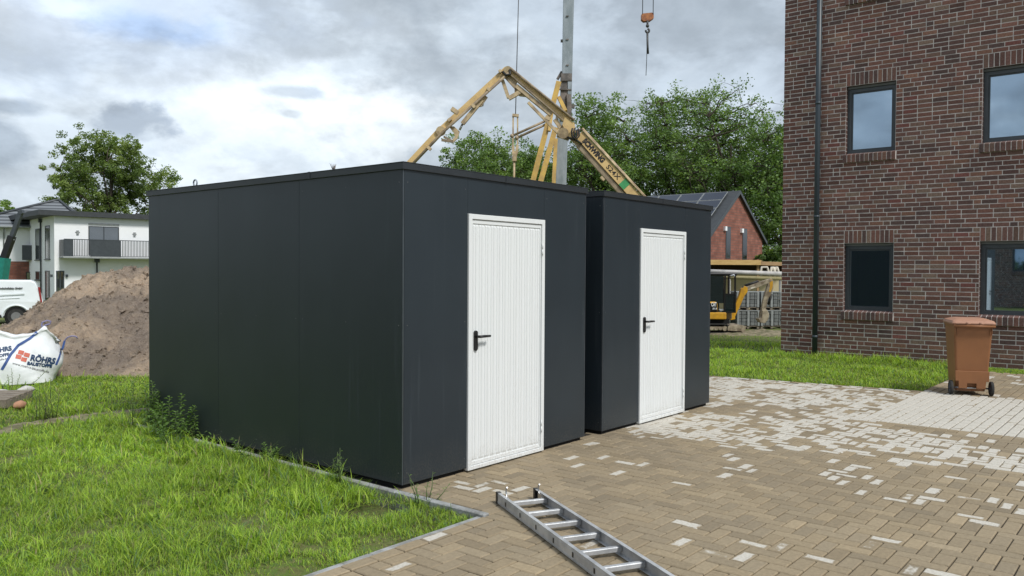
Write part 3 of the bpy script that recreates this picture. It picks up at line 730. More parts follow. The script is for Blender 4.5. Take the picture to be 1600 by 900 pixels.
for (a, c_b) in WIN:
    for fi, (lo, hi) in enumerate(FLO):
        z0, z1 = lo*CH, hi*CH; ya, yb = BY-a, BY-c_b; xf = BX+.095
        def loop(x, i, dz_top=0): return [(x, ya-i, z0+i), (x, yb+i, z0+i), (x, yb+i, z1-i-dz_top), (x, ya-i, z1-i-dz_top)]
        wf = MB(); wf.ring(loop(xf, .002, .045), loop(xf, .075, .045), (.07, 0, 0)).build('window', 'anthracite', bl, bevel=.003)
        win = wf_o = bl.children[-1] if False else None
        win = [o for o in bpy.data.objects if o.name.startswith('window') and not o.name.startswith('window_')][-1]
        sh = MB().box(xf-.03, xf+.07, ya-.002, yb+.002, z1-.048, z1-.004).build('shutter_box', 'shutter_grey', bl)
        sa = MB(); sa.ring(loop(xf+.014, .078, .045), loop(xf+.014, .098, .045), (.03, 0, 0)); sa.build('sash', 'anthracite', win, bevel=.002)
        MB().box(xf+.03, xf+.036, ya-.096, yb+.096, z0+.096, z1-.141).build('pane', 'pane_coated', win)
        MB().box(xf+.10, xf+.12, ya-.001, yb+.001, z0, z1-.05).build('interior', 'dark_interior', win)
        MB().box(xf-.015, xf+.07, ya-.002, yb+.002, z0-.0, z0+.028).build('sill_flashing', 'anthracite', win)
        # rowlock brick sill, sloping and proud of the wall
        k = round((c_b-a+.06)/.082); w_ = (c_b-a+.06)/k; sl = MB(); mo = MB()
        for i in range(k):
            s0, s1 = a-.04+i*w_+.005, a-.04+(i+1)*w_-.005; zt = z0-.016
            for (mb_, e) in ((sl, 0),):
                mb_.add([(BX-.045, BY-s0, z0-.163), (BX-.045, BY-s1, z0-.163), (BX+.08, BY-s1, z0-.163), (BX+.08, BY-s0, z0-.163),
                         (BX-.045, BY-s0, z0-.016), (BX-.045, BY-s1, z0-.016), (BX+.08, BY-s1, z0+.020), (BX+.08, BY-s0, z0+.020)],
                        [(3, 2, 1, 0), (4, 5, 6, 7), (0, 1, 5, 4), (1, 2, 6, 5), (2, 3, 7, 6), (3, 0, 4, 7)])
        mo.add([(BX-.041, BY-a+.036, z0-.159), (BX-.041, BY-c_b-.016, z0-.159), (BX+.08, BY-c_b-.016, z0-.159), (BX+.08, BY-a+.036, z0-.159),
                (BX-.041, BY-a+.036, z0-.020), (BX-.041, BY-c_b-.016, z0-.020), (BX+.08, BY-c_b-.016, z0+.016), (BX+.08, BY-a+.036, z0+.016)],
               [(3, 2, 1, 0), (4, 5, 6, 7), (0, 1, 5, 4), (1, 2, 6, 5), (2, 3, 7, 6), (3, 0, 4, 7)])
        so_ = sl.build('window_sill', 'brick', bl, bevel=.003)
        me = so_.data; at_ = me.attributes.new('col', 'FLOAT_COLOR', 'POINT'); cc = np.ones((len(me.vertices), 4), np.float32)
        cc[:, :3] = np.repeat(pal[rng.choice(6, k)]*1.35, 8, 0); at_.data.foreach_set('color', cc.ravel())
        mo.build('sill_mortar', 'mortar', so_)
# stickers on the inner side of the first upper-floor pane
dp = MB(); px_ = BX-.075; py_ = 1.137
dp.tube([(px_, py_, .02), (px_, py_, NR_*CH)], .050, 16)
pipe = dp.build('downpipe', 'pipe_blue_grey', bl)
for z in (.35, 2.72, 4.95, 7.2):
    MB().tube([(px_, py_, z), (px_, py_, z+.05)], .055, 16).build('pipe_socket', 'pipe_blue_grey', pipe)
    MB().box(px_+.03, BX+.001, py_-.012, py_+.012, z+.08, z+.11).build('bracket', 'pipe_blue_grey', pipe)

# its twin across the yard, seen mirrored in the ground-floor window
twin = copy_tree(bl); twin.location = (-17.5, -5.5, -2.2); twin.rotation_euler = (0, 0, math.pi)
tag(twin, 'second dark brick apartment building across the yard, mirrored in the right ground floor window')

# ------------------------------------------------------------------ ladder
A0 = Vector((.192, -.765, 0)); dl = Vector((-.487, -.873, 0)).normalized()
ld = thing('ladder', 'aluminium ladder section lying flat on the block paving in front of the sheds', 'ladder', tuple(A0))
ld.rotation_euler = (0, 0, math.atan2(dl.y, dl.x))
LW, LL = .31, 2.62                               # local x along the ladder, local y to the left (away from the camera's right)
def lad_rail(y, s):
    b = MB(); t_ = .0035; hh = .073; fw = .024
    b.box(0, LL, y-t_/2, y+t_/2, .006, hh+.006)
    b.box(0, LL, y, y+s*fw, .006, .006+t_); b.box(0, LL, y, y+s*fw, hh+.006-t_, hh+.0062)
    b.box(0, LL, y-s*.003, y-s*.0, .016, .020); b.box(0, LL, y-s*.003, y, .060, .064)
    r = b.build('rail', 'aluminium', ld, bevel=.001)
    e = MB(); e.box(-.012, .022, y-s*.006, y+s*(fw+.004), .0, .084); e.build('end_cap', 'black_plastic', r, bevel=.004)
    m_ = MB()
    for i in range(9): m_.box(.178+i*.265-.008, .178+i*.265+.008, y-s*.0038, y-s*.0030, .026, .056)
    m_.build('rung_crimps', 'black_plastic', r)
    return r
lad_rail(0, 1); lad_rail(LW, -1)
for i in range(9):
    x = .178+i*.265
    b = MB(); b.box(x-.016, x+.016, .0025, LW-.0025, .025, .056); b.build('rung', 'aluminium', ld, bevel=.004)
for y in (.035, LW-.03):
    b = MB(); b.tube([(.13, y, .055), (.10, y, .075), (.09, y, .105), (.095, y, .13), (.11, y, .138)], .006, 6); b.box(.11, .17, y-.012, y-.008, .03, .08)
    b.build('guide_hook', 'bright_metal', ld)

# ------------------------------------------------------------------ wheelie bin
bn = thing('wheelie_bin', 'brown two-wheeled waste bin standing on the paving before the brick wall', 'bin', (8.42, -2.23, 0), R_(-80+13))
bn.scale = (.86, .86, .975)
# local x: along the axle (left wheel -> right wheel), local -y faces the camera (hinge/wheel side)
def loft(sections, name, mat, parent, bevel=0, close=True):
    b = MB(); n_ = len(sections[0]); vs = [p for s_ in sections for p in s_]; f = []
    for k in range(len(sections)-1):
        for i in range(n_): f.append((k*n_+i, k*n_+(i+1) % n_, (k+1)*n_+(i+1) % n_, (k+1)*n_+i))
    if close: f.append(tuple(range(n_))[::-1]); f.append(tuple((len(sections)-1)*n_+i for i in range(n_)))
    b.add(vs, f, False); return b.build(name, mat, parent, bevel=bevel, seg=2)
def rrect(x0, x1, y0, y1, z, r, n_=4):
    out = []
    for (cx_, cy_, a0) in ((x1-r, y1-r, 0), (x0+r, y1-r, 90), (x0+r, y0+r, 180), (x1-r, y0+r, 270)):
        for i in range(n_+1):
            a = R_(a0+90*i/n_); out.append((cx_+r*math.cos(a), cy_+r*math.sin(a), z))
    return out
body = loft([rrect(-.205, .205, -.16, .30, .055, .03), rrect(-.215, .215, -.165, .31, .10, .035), rrect(-.235, .235, -.235, .33, .34, .035), rrect(-.272, .272, -.285, .37, .93, .035), rrect(-.275, .275, -.288, .373, .955, .035)], 'body', 'bin_brown', bn)
loft([rrect(-.29, .29, -.30, .385, .957, .04), rrect(-.292, .292, -.302, .387, .985, .04)], 'rim', 'bin_brown', bn, .004)
# rear skirt between the wheels with a slot, side wheel cheeks
b = MB(); b.prism([(-.19, -.262, .10), (-.19, -.262, .20), (-.235, -.262, .20), (-.24, -.262, .34), (.24, -.262, .34), (.235, -.262, .20), (.19, -.262, .20), (.19, -.262, .10), (.06, -.262, .10), (.06, -.262, .17), (-.07, -.262, .17), (-.07, -.262, .10)], (0, .03, 0))
b.build('skirt', 'bin_brown', bn, bevel=.004)
lid = loft([rrect(-.305, .305, -.335, .40, .988, .05), rrect(-.308, .308, -.338, .405, 1.006, .05), rrect(-.29, .29, -.30, .38, 1.035, .05), rrect(-.20, .20, -.18, .26, 1.065, .06)], 'lid', 'bin_lid', bn, .003)
b = MB(); b.tube([(-.29, -.345, .965), (.29, -.345, .965)], .015, 10)
for x in (-.27, -.09, .09, .27): b.box(x-.014, x+.014, -.345, -.28, .945, .985)
b.build('handle', 'bin_brown', bn)
b = MB()
for x in (-.085, .10): b.tube([(x-.03, -.335, 1.0), (x+.03, -.335, 1.0)], .016, 8)
b.build('lid_hinge', 'bin_lid', lid)
b = MB()
for i, x in enumerate((-.255, -.235, .235, .255)): b.box(x-.005, x+.005, -.297, -.27, .85, .955)
b.build('ribs', 'bin_brown', body)
b = MB(); b.tube([(-.30, -.19, .10), (.30, -.19, .10)], .011, 10); b.build('axle', 'bright_metal', bn)
for s in (-1, 1):
    x = s*.285
    wb = MB(); prof = [(.035, .098), (.045, .10), (.045, .092)]
    ring_ = [(-.022, .070), (-.022, .094), (-.014, .10), (.014, .10), (.022, .094), (.022, .070)]
    vs = []; nn = 28
    for i in range(nn):
        a = 2*math.pi*i/nn
        for (dx, rr) in ring_: vs.append((x+dx, -.19+rr*math.cos(a), .10+rr*math.sin(a)))
    wb.add(vs, [(i*6+j, i*6+(j+1) % 6, ((i+1) % nn)*6+(j+1) % 6, ((i+1) % nn)*6+j) for i in range(nn) for j in range(6)], True)
    wh = wb.build('wheel', 'rubber', bn)
    hb = MB(); hb.tube([(x-.015, -.19, .10), (x+.015, -.19, .10)], .069, 24); hb.tube([(x-.026, -.19, .10), (x+.026, -.19, .10)], .022, 12); hb.build('hub', 'hub_grey', wh)

# ------------------------------------------------------------------ background left: white modern house
D1 = 60.0; GZ = -.85
P0 = at(85, 417, D1); P0 = Vector((P0.x, P0.y, GZ))
th = R_(-8.6)
e1 = Vector((math.cos(th), math.sin(th), 0)); e2 = Vector((-math.sin(th), math.cos(th), 0))      # along the front, into the depth
nF = -e2; nL = -e1
hw = thing('house', 'white rendered flat roofed house with long dark balcony railing behind the soil heap', 'house', tuple(P0), th)
def lf(px, py):                      # photo position on the front wall -> local (u, z)
    q = hit(px, py, P0, nF) - P0; return q.dot(e1), q.z
def ls(px, py):                      # on the left wall -> (v, z)
    q = hit(px, py, P0, nL) - P0; return q.dot(e2), q.z
HT = lf(85, 337)[1]; RT = lf(85, 329)[1]
LV = ls(47, 400)[0]
b = MB(); b.box(0, 14, 0, LV, 0, HT); b.build('wall', 'render_white', hw)
b = MB(); b.box(-1.1, 15, -.5, LV+3, HT, RT); b.build('roof', 'roof_dark', hw)
def window(par, mk, u0, u1, z0, z1, face, name='window', split=0, sill=True):
    fr_ = .07; 
    if face == 'front': bx = lambda a, c, z_0, z_1, o0, o1: (a, c, -o1, -o0, z_0, z_1)
    else: bx = lambda a, c, z_0, z_1, o0, o1: (-o1, -o0, a, c, z_0, z_1)
    if u0 > u1: u0, u1 = u1, u0
    f = MB(); f.box(*bx(u0, u1, z1-fr_, z1, -.02, .03)); f.box(*bx(u0, u1, z0, z0+fr_, -.02, .03)); f.box(*bx(u0, u0+fr_, z0+fr_, z1-fr_, -.02, .03)); f.box(*bx(u1-fr_, u1, z0+fr_, z1-fr_, -.02, .03))
    for k in range(split):
        c = u0+(u1-u0)*(k+1)/(split+1); f.box(*bx(c-fr_/2, c+fr_/2, z0+fr_, z1-fr_, -.02, .028))
    if sill: f.box(*bx(u0-.1, u1+.1, z0-.07, z0, -.02, .10))
    o = f.build(name, 'anthracite', par)
    MB().box(*bx(u0+fr_, u1-fr_, z0+fr_, z1-fr_, .004, .010)).build('pane', mk, o); return o
def wfront(x0, x1, y0, y1, **k):
    u0, z1 = lf(x0, y0); u1, z0 = lf(x1, y1); return window(hw, 'pane_plain', u0, u1, max(z0, .02), z1, 'front', **k)
def wleft(x0, x1, y0, y1, **k):
    v0, z1 = ls(x0, (y0)); v1, z0 = ls(x1, y1); return window(hw, 'pane_plain', v0, v1, max(z0, .02), z1, 'left', **k)
wfront(138, 186, 353, 399, split=1, sill=False)
uA, zA = lf(138, 351); uB, _ = lf(186, 351)
MB().box(uA, uB, -.06, -.001, zA, zA+.12).build('shutter_box', 'wrap_grey', hw)
wfront(87.5, 100.5, 423, 469, split=1, sill=False, name='door')
wleft(78, 71, 352, 405); wleft(62, 56, 357, 406)
wleft(78, 71, 423, 469, sill=False); wleft(62, 56, 424, 437)
# balcony
zs0 = lf(85, 401)[1]; zr = lf(110, 375)[1]
bal = MB(); bal.box(.3, 14.2, -1.25, -.001, zs0-.10, zs0); slab = bal.build('balcony', 'wrap_grey', hw)
u1_ = lf(110, 390)[0]; u2_ = lf(137, 390)[0]; u3_ = lf(186, 390)[0]
MB().box(.32, .36, -1.22, -.01, zs0+.02, zr).build('railing_panel', 'anthracite', slab)
MB().box(.36, u1_*.9, -1.25, -1.20, zs0+.02, zr).build('railing_panel', 'anthracite', slab)
MB().box(u2_*.93, u3_*.95, -1.25, -1.20, zs0+.02, zr).build('railing_panel', 'anthracite', slab)
b = MB(); b.box(.36, 14.1, -1.26, -1.19, zr, zr+.05); b.box(.36, 14.1, -1.24, -1.21, zs0+.04, zs0+.08)
u = u1_*.9+.08
while u < 14:
    if not (u2_*.93 < u < u3_*.95): b.box(u-.022, u+.022, -1.235, -1.215, zs0+.05, zr)
    u += .11
b.build('railing_bars', 'anthracite', slab)
# rain pipes
v, z = ls(65, 341)
b = MB(); b.tube([(-.08, v, 0), (-.08, v, HT-.1)], .055, 8); b.box(-.22, -.001, v-.14, v+.14, HT-.35, HT-.05); b.build('downpipe', 'anthracite', hw)
u, z = lf(151, 410); b = MB(); b.tube([(u, -.08, 0), (u, -.08, z)], .055, 8); b.box(u-.16, u+.16, -.24, -.001, z, z+.28); b.build('downpipe', 'anthracite', hw)
for (px, py) in ((121, 363), (210, 366)):
    u, z = lf(px, py); b = MB(); b.box(u-.08, u+.08, -.10, -.001, z-.14, z+.14); b.box(u-.16, u+.16, -.03, -.0015, z-.03, z+.03); b.build('wall_lamp', 'wrap_grey', hw)
for (px, py) in ((80, 431), (104, 431)):
    u, z = lf(px, py); b = MB(); b.box(u-.07, u+.07, -.14, -.001, z-.1, z+.1); b.build('wall_lamp', 'anthracite', hw)

# tiled-roof house left behind
D2 = 66.0
Q0 = at(48, 417, D2); Q0 = Vector((Q0.x, Q0.y, GZ))
th2 = R_(40); f1_ = Vector((math.cos(th2), math.sin(th2), 0))
vd = Vector((_r.x, _r.y, 0)).normalized(); th2 = math.atan2(vd.y, vd.x) + R_(14)
h2 = thing('house', 'white house with grey tiled hip roof and red brick corner at the left edge', 'house', tuple(Q0), th2)
s2 = D2/F_PX
def hz(py): return (417.3-py)*s2 + CAM.z - GZ
E2 = hz(354)
b = MB(); b.box(-4.6, 2.2, 0, 7.5, 0, E2); b.build('wall', 'render_white', h2)
rp = (417.3-313)*(D2+3.6)/F_PX + CAM.z - GZ
x0, x1, y0, y1 = -5.2, 4.6, -.6, 8.1; rx0, rx1, ry = .75, 1.15, 3.7
b = MB(); b.add([(x0, y0, E2-.02), (x1, y0, E2-.02), (x1, y1, E2-.02), (x0, y1, E2-.02), (rx0, ry, rp), (rx1, ry, rp)], [(0, 1, 5, 4), (1, 2, 5), (2, 3, 4, 5), (3, 0, 4), (3, 2, 1, 0)])
roof2 = b.build('roof', 'roof_tile', h2)
b = MB(); b.tube([(x1, y0, E2+.04), (rx1, ry, rp+.05), (rx0, ry, rp+.05), (x0, y0, E2+.04)], .11, 6); b.build('ridge_tiles', 'anthracite', roof2)
b = MB(); b.tube([(x0, y0-.06, E2-.05), (x1, y0-.06, E2-.05)], .08, 8); b.tube([(-1.9, -.08, 0), (-1.9, -.08, E2-.5), (-1.7, -.6, E2-.1)], .05, 8); b.build('gutter', 'wrap_grey', h2)
b = MB(); b.box(-1.75, -.12, -.03, -.001, 0, hz(408)); b.build('brick_panel', 'brick_far', h2)
zb0, zb1 = hz(404), hz(383)
b = MB(); b.box(-.35, 2.15, -.9, -.85, zb0, zb1); b.box(-.35, -.31, -.85, -.001, zb0, zb1); b.box(-.35, 2.15, -.9, -.001, zb0-.1, zb0-.002); b.build('balcony', 'anthracite', h2)
f = MB(); f.box(.0, .75, -.03, -.001, hz(384), hz(362)); wq = f.build('window', 'anthracite', h2); MB().box(.08, .67, -.036, -.031, hz(384)+.08, hz(362)-.08).build('pane', 'pane_plain', wq)
f = MB(); f.box(-.35, .35, -.03, -.0015, hz(437), hz(424)); wq = f.build('window', 'anthracite', h2); MB().box(-.27, .27, -.036, -.031, hz(437)+.06, hz(424)-.08).build('pane', 'pane_plain', wq)

# ------------------------------------------------------------------ van
D3 = 37.0; sV = D3/F_PX
def vz(py): return (417.4-py)*sV + CAM.z - VZ
VZ = -.87
vp_ = at(67, 417, D3); vrot = math.atan2(vd.y, vd.x) + R_(29)
van = thing('delivery_van', 'white panel van parked behind the soil heap at the left edge', 'van', (vp_.x, vp_.y, VZ), vrot)
# local x: to the rear (right in the photo); rear bumper at x = 0, front at -5.3; y = 0 near side, 2.0 far side
VH = vz(436.5)
side = [(-.03, .42), (.0, .95), (-.06, VH-.75), (-.30, VH-.12), (-.48, VH-.02), (-3.2, VH), (-3.7, VH-.08), (-4.35, VH-.75), (-5.15, VH-1.0), (-5.32, .75), (-5.3, .30), (-4.75, .28), (-.1, .30)]
b = MB(); n_ = len(side)
ys_ = [0, .06, .12, .12]
secs = []
for (y, ins, zf) in ((.0, .0, .0), (.04, .0, 0), (1.9, 0, 0), (1.94, 0, 0)):
    secs.append([(x, y, z) for x, z in side])
vs = []
def tum(z): return .0 if z < 1.05 else .12*((z-1.05)/(VH-1.05))**1.6
for k, y in enumerate((0, 1.94)):
    for x, z in side: vs.append((x, y + (tum(z) if y == 0 else -tum(z)), z))
b.add(vs, [tuple(range(n_)), tuple(range(n_, 2*n_))[::-1]] + [(i, i+n_, (i+1) % n_+n_, (i+1) % n_) for i in range(n_)])
body = b.build('body', 'van_white', van, bevel=.05, seg=3)
# pressed side panel beads, wheel arch lip
b = MB(); b.bar((-.72, -.001, vz(458)), (-3.3, -.001, vz(463.5)), .03, .05); b.bar((-.9, -.001, vz(464.5)), (-3.3, -.001, vz(468)), .02, .02)
b.build('side_moulding', 'van_white', body)
for x in (-1.05, -4.35):
    b = MB(); zc = .33
    arch = [(x+.52*math.cos(a), -.035, zc+.50*math.sin(a)) for a in np.linspace(-.1, math.pi+.1, 20)]; b.tube(arch, .035, 6); b.build('wheel_arch', 'van_white', body)
    b = MB(); b.tube([(x, -.012, zc), (x, .35, zc)], .455, 28); b.build('wheel_well', 'dark_gap', body)
    wo_ = MB(); wo_.tube([(x, -.03, zc), (x, .22, zc)], .335, 28); wo = wo_.build('wheel', 'rubber', van)
    wo_ = MB(); wo_.tube([(x, -.036, zc), (x, .0, zc)], [.19, .22], 20); wo_.build('rim', 'steel_rim', wo)
b = MB(); b.prism([(-.10, -.012, vz(472)), (-.03, -.012, vz(472)), (-.12, .01, vz(448)), (-.2, .01, vz(448))], (0, .06, 0)); b.build('tail_light', 'tail_red', van)
b = MB(); b.box(-2.0, -1.62, -.012, .0, vz(494), vz(490)); b.box(-5.0, -.1, -.006, .02, .28, .36); b.build('side_trim', 'black_plastic', van)
b = MB(); b.prism([(-4.05, .02, 1.2), (-3.35, .02, 1.2), (-3.35, .085, VH-.25), (-3.75, .085, VH-.25)], (0, -.02, 0)); b.build('side_window', 'cab_glass', van)
b = MB(); b.prism([(-4.4, .25, VH-.78), (-4.4, 1.7, VH-.78), (-3.82, 1.65, VH-.18), (-3.82, .3, VH-.18)], (-.03, 0, .03)); b.build('windscreen', 'cab_glass', van)
text('lettering', 'P & B Landschaftsbau GmbH', .105, 'ink', van, (-2.0+.0, -.004+.04, vz(450.5)), (1, 0, 0), (0, .02, 1), width=1.2, bold=.002, depth=.02)

# green truck crane behind the van: black telescopic boom leaning right
D4 = 48.0
cz = thing('truck_crane', 'green loader crane with raised black telescopic boom behind the white van', 'crane', (at(-4, 417, D4).x, at(-4, 417, D4).y, GZ), world=True)
def PL(px, py): return at(px, py, D4)
vax = Vector((_d.x, _d.y, 0)).normalized()
b = MB(); b.bar(PL(3.5, 412), PL(19, 369), .34, .34, up=-_d); b.build('outer_boom', 'black_plastic', cz)
b = MB(); b.bar(PL(18, 372), PL(33, 331), .22, .24, up=-_d); b.bar(PL(30, 333), PL(36.5, 330.5), .22, .26, up=-_d); bo = b.build('inner_boom', 'anthracite', cz)
b = MB(); b.bar(PL(13, 374), PL(22, 374), .10, .12, up=-_d); b.build('hose_guide', 'bright_metal', cz)
b = MB(); b.bar(PL(1, 440), PL(6, 403), .5, .62, up=-_d); b.bar(PL(-6, 404), PL(9, 407), .4, .3, up=-_d); b.bar(PL(-8, 425), PL(6, 418), .3, .3, up=-_d); b.build('boom_foot', 'green_paint', cz)
b = MB(); b.tube([PL(-4, 430), PL(8, 414)], .09, 8); b.build('cylinder', 'bright_metal', cz)
pc = PL(-4, 445); b = MB(); b.box(pc.x-.35, pc.x+.35, pc.y-.35, pc.y+.35, GZ+.9, pc.z+1.0); b.build('column', 'green_paint', cz)
b = MB(); b.box(pc.x-4, pc.x+.8, pc.y-1, pc.y+1, GZ+.5, GZ+1.1); b.build('chassis', 'green_paint', cz)
for dx in (-3.4, -2.2, -.2):
    wm = MB(); wm.tube([(pc.x+dx, pc.y-1.12, GZ+.48), (pc.x+dx, pc.y-.8, GZ+.48)], .48, 20); wm.build('wheel', 'rubber', cz)

# ------------------------------------------------------------------ soil heap
O = at(176, 417.5, 17.0); O = Vector((O.x, O.y, 0)); hv = Vector((_d.x, _d.y, 0)).normalized(); hr = Vector((hv.y, -hv.x, 0))
us = np.arange(-5.2, 7.2, .045); vs_ = np.arange(-5.6, 6.0, .045)
U, Vv = np.meshgrid(us, vs_, indexing='ij')
Hu = np.interp(U, [-5, -4, -3, -2, -1.4, -1, -.7, -.2, 0, .8, 2, 3.5, 5, 6.5, 7], [0, .05, .18, .50, .86, 1.10, 1.36, 1.56, 1.52, 1.50, 1.42, 1.25, .9, .3, 0])
front = np.interp(U, [-5, -3, -2, -.9, .78, 3, 7], [-1.2, -1.3, -1.6, -3.0, -4.5, -4.6, -2.5])
pr = np.clip((Vv-front)/(-.1-front), 0, 1)
prof = pr**.82
back = 1 - sstep(Vv, 1.2, 5.2)
Zm = Hu*np.where(Vv < -.1, prof, back)
PX = O.x + U*hr.x + Vv*hv.x; PY = O.y + U*hr.y + Vv*hv.y
big = np.array([mn.fractal((x*.8, y*.8, 2), .8, 2.1, 5) for x, y in zip(PX.ravel(), PY.ravel())]).reshape(U.shape)
sm_ = np.array([mn.ridged_multi_fractal((x*3.2, y*3.2, 7), .9, 2.2, 4, 1, 2) for x, y in zip(PX.ravel(), PY.ravel())]).reshape(U.shape)
rill = np.array([mn.ridged_multi_fractal((u_*3.4+v_*.6, v_*.9, 3), .9, 2.2, 4, 1, 2)-1 for u_, v_ in zip(U.ravel(), Vv.ravel())]).reshape(U.shape)
sm2 = np.array([mn.fractal((x*11, y*11, 4), .8, 2.2, 3) for x, y in zip(PX.ravel(), PY.ravel())]).reshape(U.shape)
amp = np.clip(Zm/.35, 0, 1)
Zm = Zm + amp*(.17*big + .10*(sm_-1.0) + .035*sm2 + .07*rill) - .06*(1-amp) + np.clip(terr(PX, PY), -1, 0)*(1-.6*amp)
V = np.stack([PX, PY, Zm], -1).reshape(-1, 3); nx, ny = U.shape; I = np.arange(nx*ny).reshape(nx, ny)
F = np.stack([I[:-1, :-1], I[1:, :-1], I[1:, 1:], I[:-1, 1:]], -1).reshape(-1, 4)
gridV, gridF = V, F
rc = np.random.default_rng(77); cv, cf = [V], [F]; nvv = len(V)
cube = np.array([[-1, -1, -1], [1, -1, -1], [1, 1, -1], [-1, 1, -1], [-1, -1, 1], [1, -1, 1], [1, 1, 1], [-1, 1, 1]], float)
cubf = np.array([[0, 3, 2, 1], [4, 5, 6, 7], [0, 1, 5, 4], [1, 2, 6, 5], [2, 3, 7, 6], [3, 0, 4, 7]])
ok = np.argwhere((Hu > .15) & (Vv < 1.5) & (Zm > .05)); pick = ok[rc.choice(len(ok), 2800)]
for (i_, j_) in pick:                      # clods and lumps lying on the slope
    sz = .014 + .042*rc.random()**2.5 + (.03 if rc.random() < .02 else 0)
    rot = Matrix.Rotation(rc.uniform(0, 6.28), 3, Vector(rc.normal(0, 1, 3)).normalized())
    q_ = (cube*rc.uniform(.35, 1.0, (8, 3))*rc.uniform(.5, 1.2, 3)*sz) @ np.array(rot); cv.append(q_ + np.array([PX[i_, j_], PY[i_, j_], Zm[i_, j_]+sz*.05])); cf.append(cubf+nvv); nvv += 8
V = np.concatenate(cv); F = np.concatenate(cf)
heap = npmesh('soil_heap', V, F, 'soil', smooth=True)
heap.data.polygons.foreach_set('use_smooth', np.arange(len(F)) < len(gridF))
tag(heap, 'big heap of loose brown excavated soil left of the nearer shed', 'soil heap')
heap_bvh = BVHTree.FromPolygons([tuple(v) for v in gridV.tolist()], gridF.tolist())
def on_heap(x, y):
    h_ = heap_bvh.ray_cast(Vector((x, y, 10)), Vector((0, 0, -1)))[0]; return h_.z if h_ else 0
pb = at(180, 421, 17.2); pe = at(208, 423, 17.0)
b = MB(); b.bar((pb.x, pb.y, on_heap(pb.x, pb.y)+.03), (pe.x, pe.y, on_heap(pe.x, pe.y)+.03), .12, .03); tag(b.build('wooden_plank', 'old_wood'), 'short weathered plank lying across the top of the soil heap', 'plank')

# ------------------------------------------------------------------ bulk bag
Db = 11.6
bo_ = at(38, 417, Db); ba = math.atan2(hr.y, hr.x)
ba += math.atan2(762, F_PX)
bag = thing('bulk_bag', 'slumped white bulk bag with blue straps and red block logo by the soil heap', 'bag', (bo_.x, bo_.y, 0), ba)
sB = Db/F_PX; sX = sB*math.cos(math.atan2(762, F_PX))
# local x right, local y away, z up.  Outline of the top in the photo, metres
NU, NV = 64, 40
xL, xR = -.66, .52
def top_z(x):
    return float(np.interp(x, [-.66, -.5, -.36, -.10, .03, .16, .235, .30, .44, .52], [.66, .72, .74, .655, .67, .70, .775, .70, .60, .56]))
vs = []; fs = []
def bagpt(u, v):
    # u 0..1 around (angle), v 0 bottom .. 1 top centre
    a = 2*math.pi*u
    cx_, sx_ = math.cos(a), math.sin(a)
    p = 3.2; rr = (abs(cx_)**p + abs(sx_)**p)**(-1/p)
    x = cx_*rr; y = sx_*rr
    return x, y
for j in range(NV+1):
    v = j/NV
    for i in range(NU):
        u = i/NU; x, y = bagpt(u, v)
        if v < .62:                                         # flank
            t_ = v/.62; k = .93 + .10*math.sin(math.pi*min(t_*1.1, 1)) - .05*t_
            z = t_; q = 1
        else:
            t_ = (v-.62)/.38; k = (1-t_)**.75*(.94) if t_ < 1 else 0; z = 1; q = 1-t_
        X_ = (xL+xR)/2 + x*k*(xR-xL)/2; Y_ = .48 + y*k*.52
        tz = top_z(min(max(X_, xL), xR)) * (1 - .05*y)
        if v < .62: Z_ = z*tz*.965
        else: Z_ = tz*.965 + .03*math.sin(math.pi*t_) - .08*t_*t_
        if v < .62: X_ += (-.10*(1-z) if x < 0 else -.10*(1-z)**1.3)
        Y_ += .16*z*(1 if v < .62 else 1) if y < 0 else 0
        # wrinkles
        w_ = mn.fractal((X_*5+3, Y_*5, Z_*2.2), .9, 2, 4)*.034 + .018*math.sin(14*Z_ + 9*X_)*(.3+abs(x*y))
        X_ += x*w_; Y_ += y*w_*.8; Z_ += w_*(.7 if v > .55 else .1)
        vs.append((X_, Y_, max(Z_, 0)-.01))
b = MB(); b.add(vs, [(j*NU+i, j*NU+(i+1) % NU, (j+1)*NU+(i+1) % NU, (j+1)*NU+i) for j in range(NV) for i in range(NU)], True)
bagb = b.build('bag_body', 'bag_white', bag)
bvb = BVHTree.FromPolygons([tuple(v) for v in vs], [f for f in b.f])
def onbag(x, z, e=.004):
    h_ = bvb.ray_cast(Vector((x, -3, z)), Vector((0, 1, 0)))[0]; return Vector((x, (h_.y if h_ else .3)-e, z))
def bpx(px, py): return ((px-38)*sX, (417.4-py)*sB + CAM.z)
def drape(name, pts, w_, mat):
    b = MB(); P_ = []
    for k in range(len(pts)-1):
        for i in range(8):
            f_ = i/8; P_.append((pts[k][0]*(1-f_)+pts[k+1][0]*f_, pts[k][1]*(1-f_)+pts[k+1][1]*f_))
    P_.append(pts[-1]); vs = []
    for i, (x, z) in enumerate(P_):
        j = min(i, len(P_)-2); dx, dz_ = P_[j+1][0]-P_[j][0], P_[j+1][1]-P_[j][1]; L_ = math.hypot(dx, dz_) or 1; nx_, nz_ = -dz_/L_, dx/L_
        for s in (-1, -.4, .4, 1): vs.append(onbag(x+nx_*w_/2*s, z+nz_*w_/2*s, .006))
    b.add(vs, [(i*4+j, i*4+j+1, i*4+j+5, i*4+j+4) for i in range(len(P_)-1) for j in range(3)], True)
    return b.build(name, mat, bag)
drape('strap', [bpx(58, 521), bpx(46, 530), bpx(28, 540), bpx(16, 553), bpx(2, 576)], .035, 'strap_blue')
drape('strap', [bpx(103, 537), bpx(100, 548), bpx(94, 562), bpx(88, 574)], .03, 'strap_blue')
def loopstrap(pts, r, mat):
    b = MB(); b.tube([(x, y, z) for x, y, z in pts], r, 6); return b.build('lifting_loop', mat, bag)
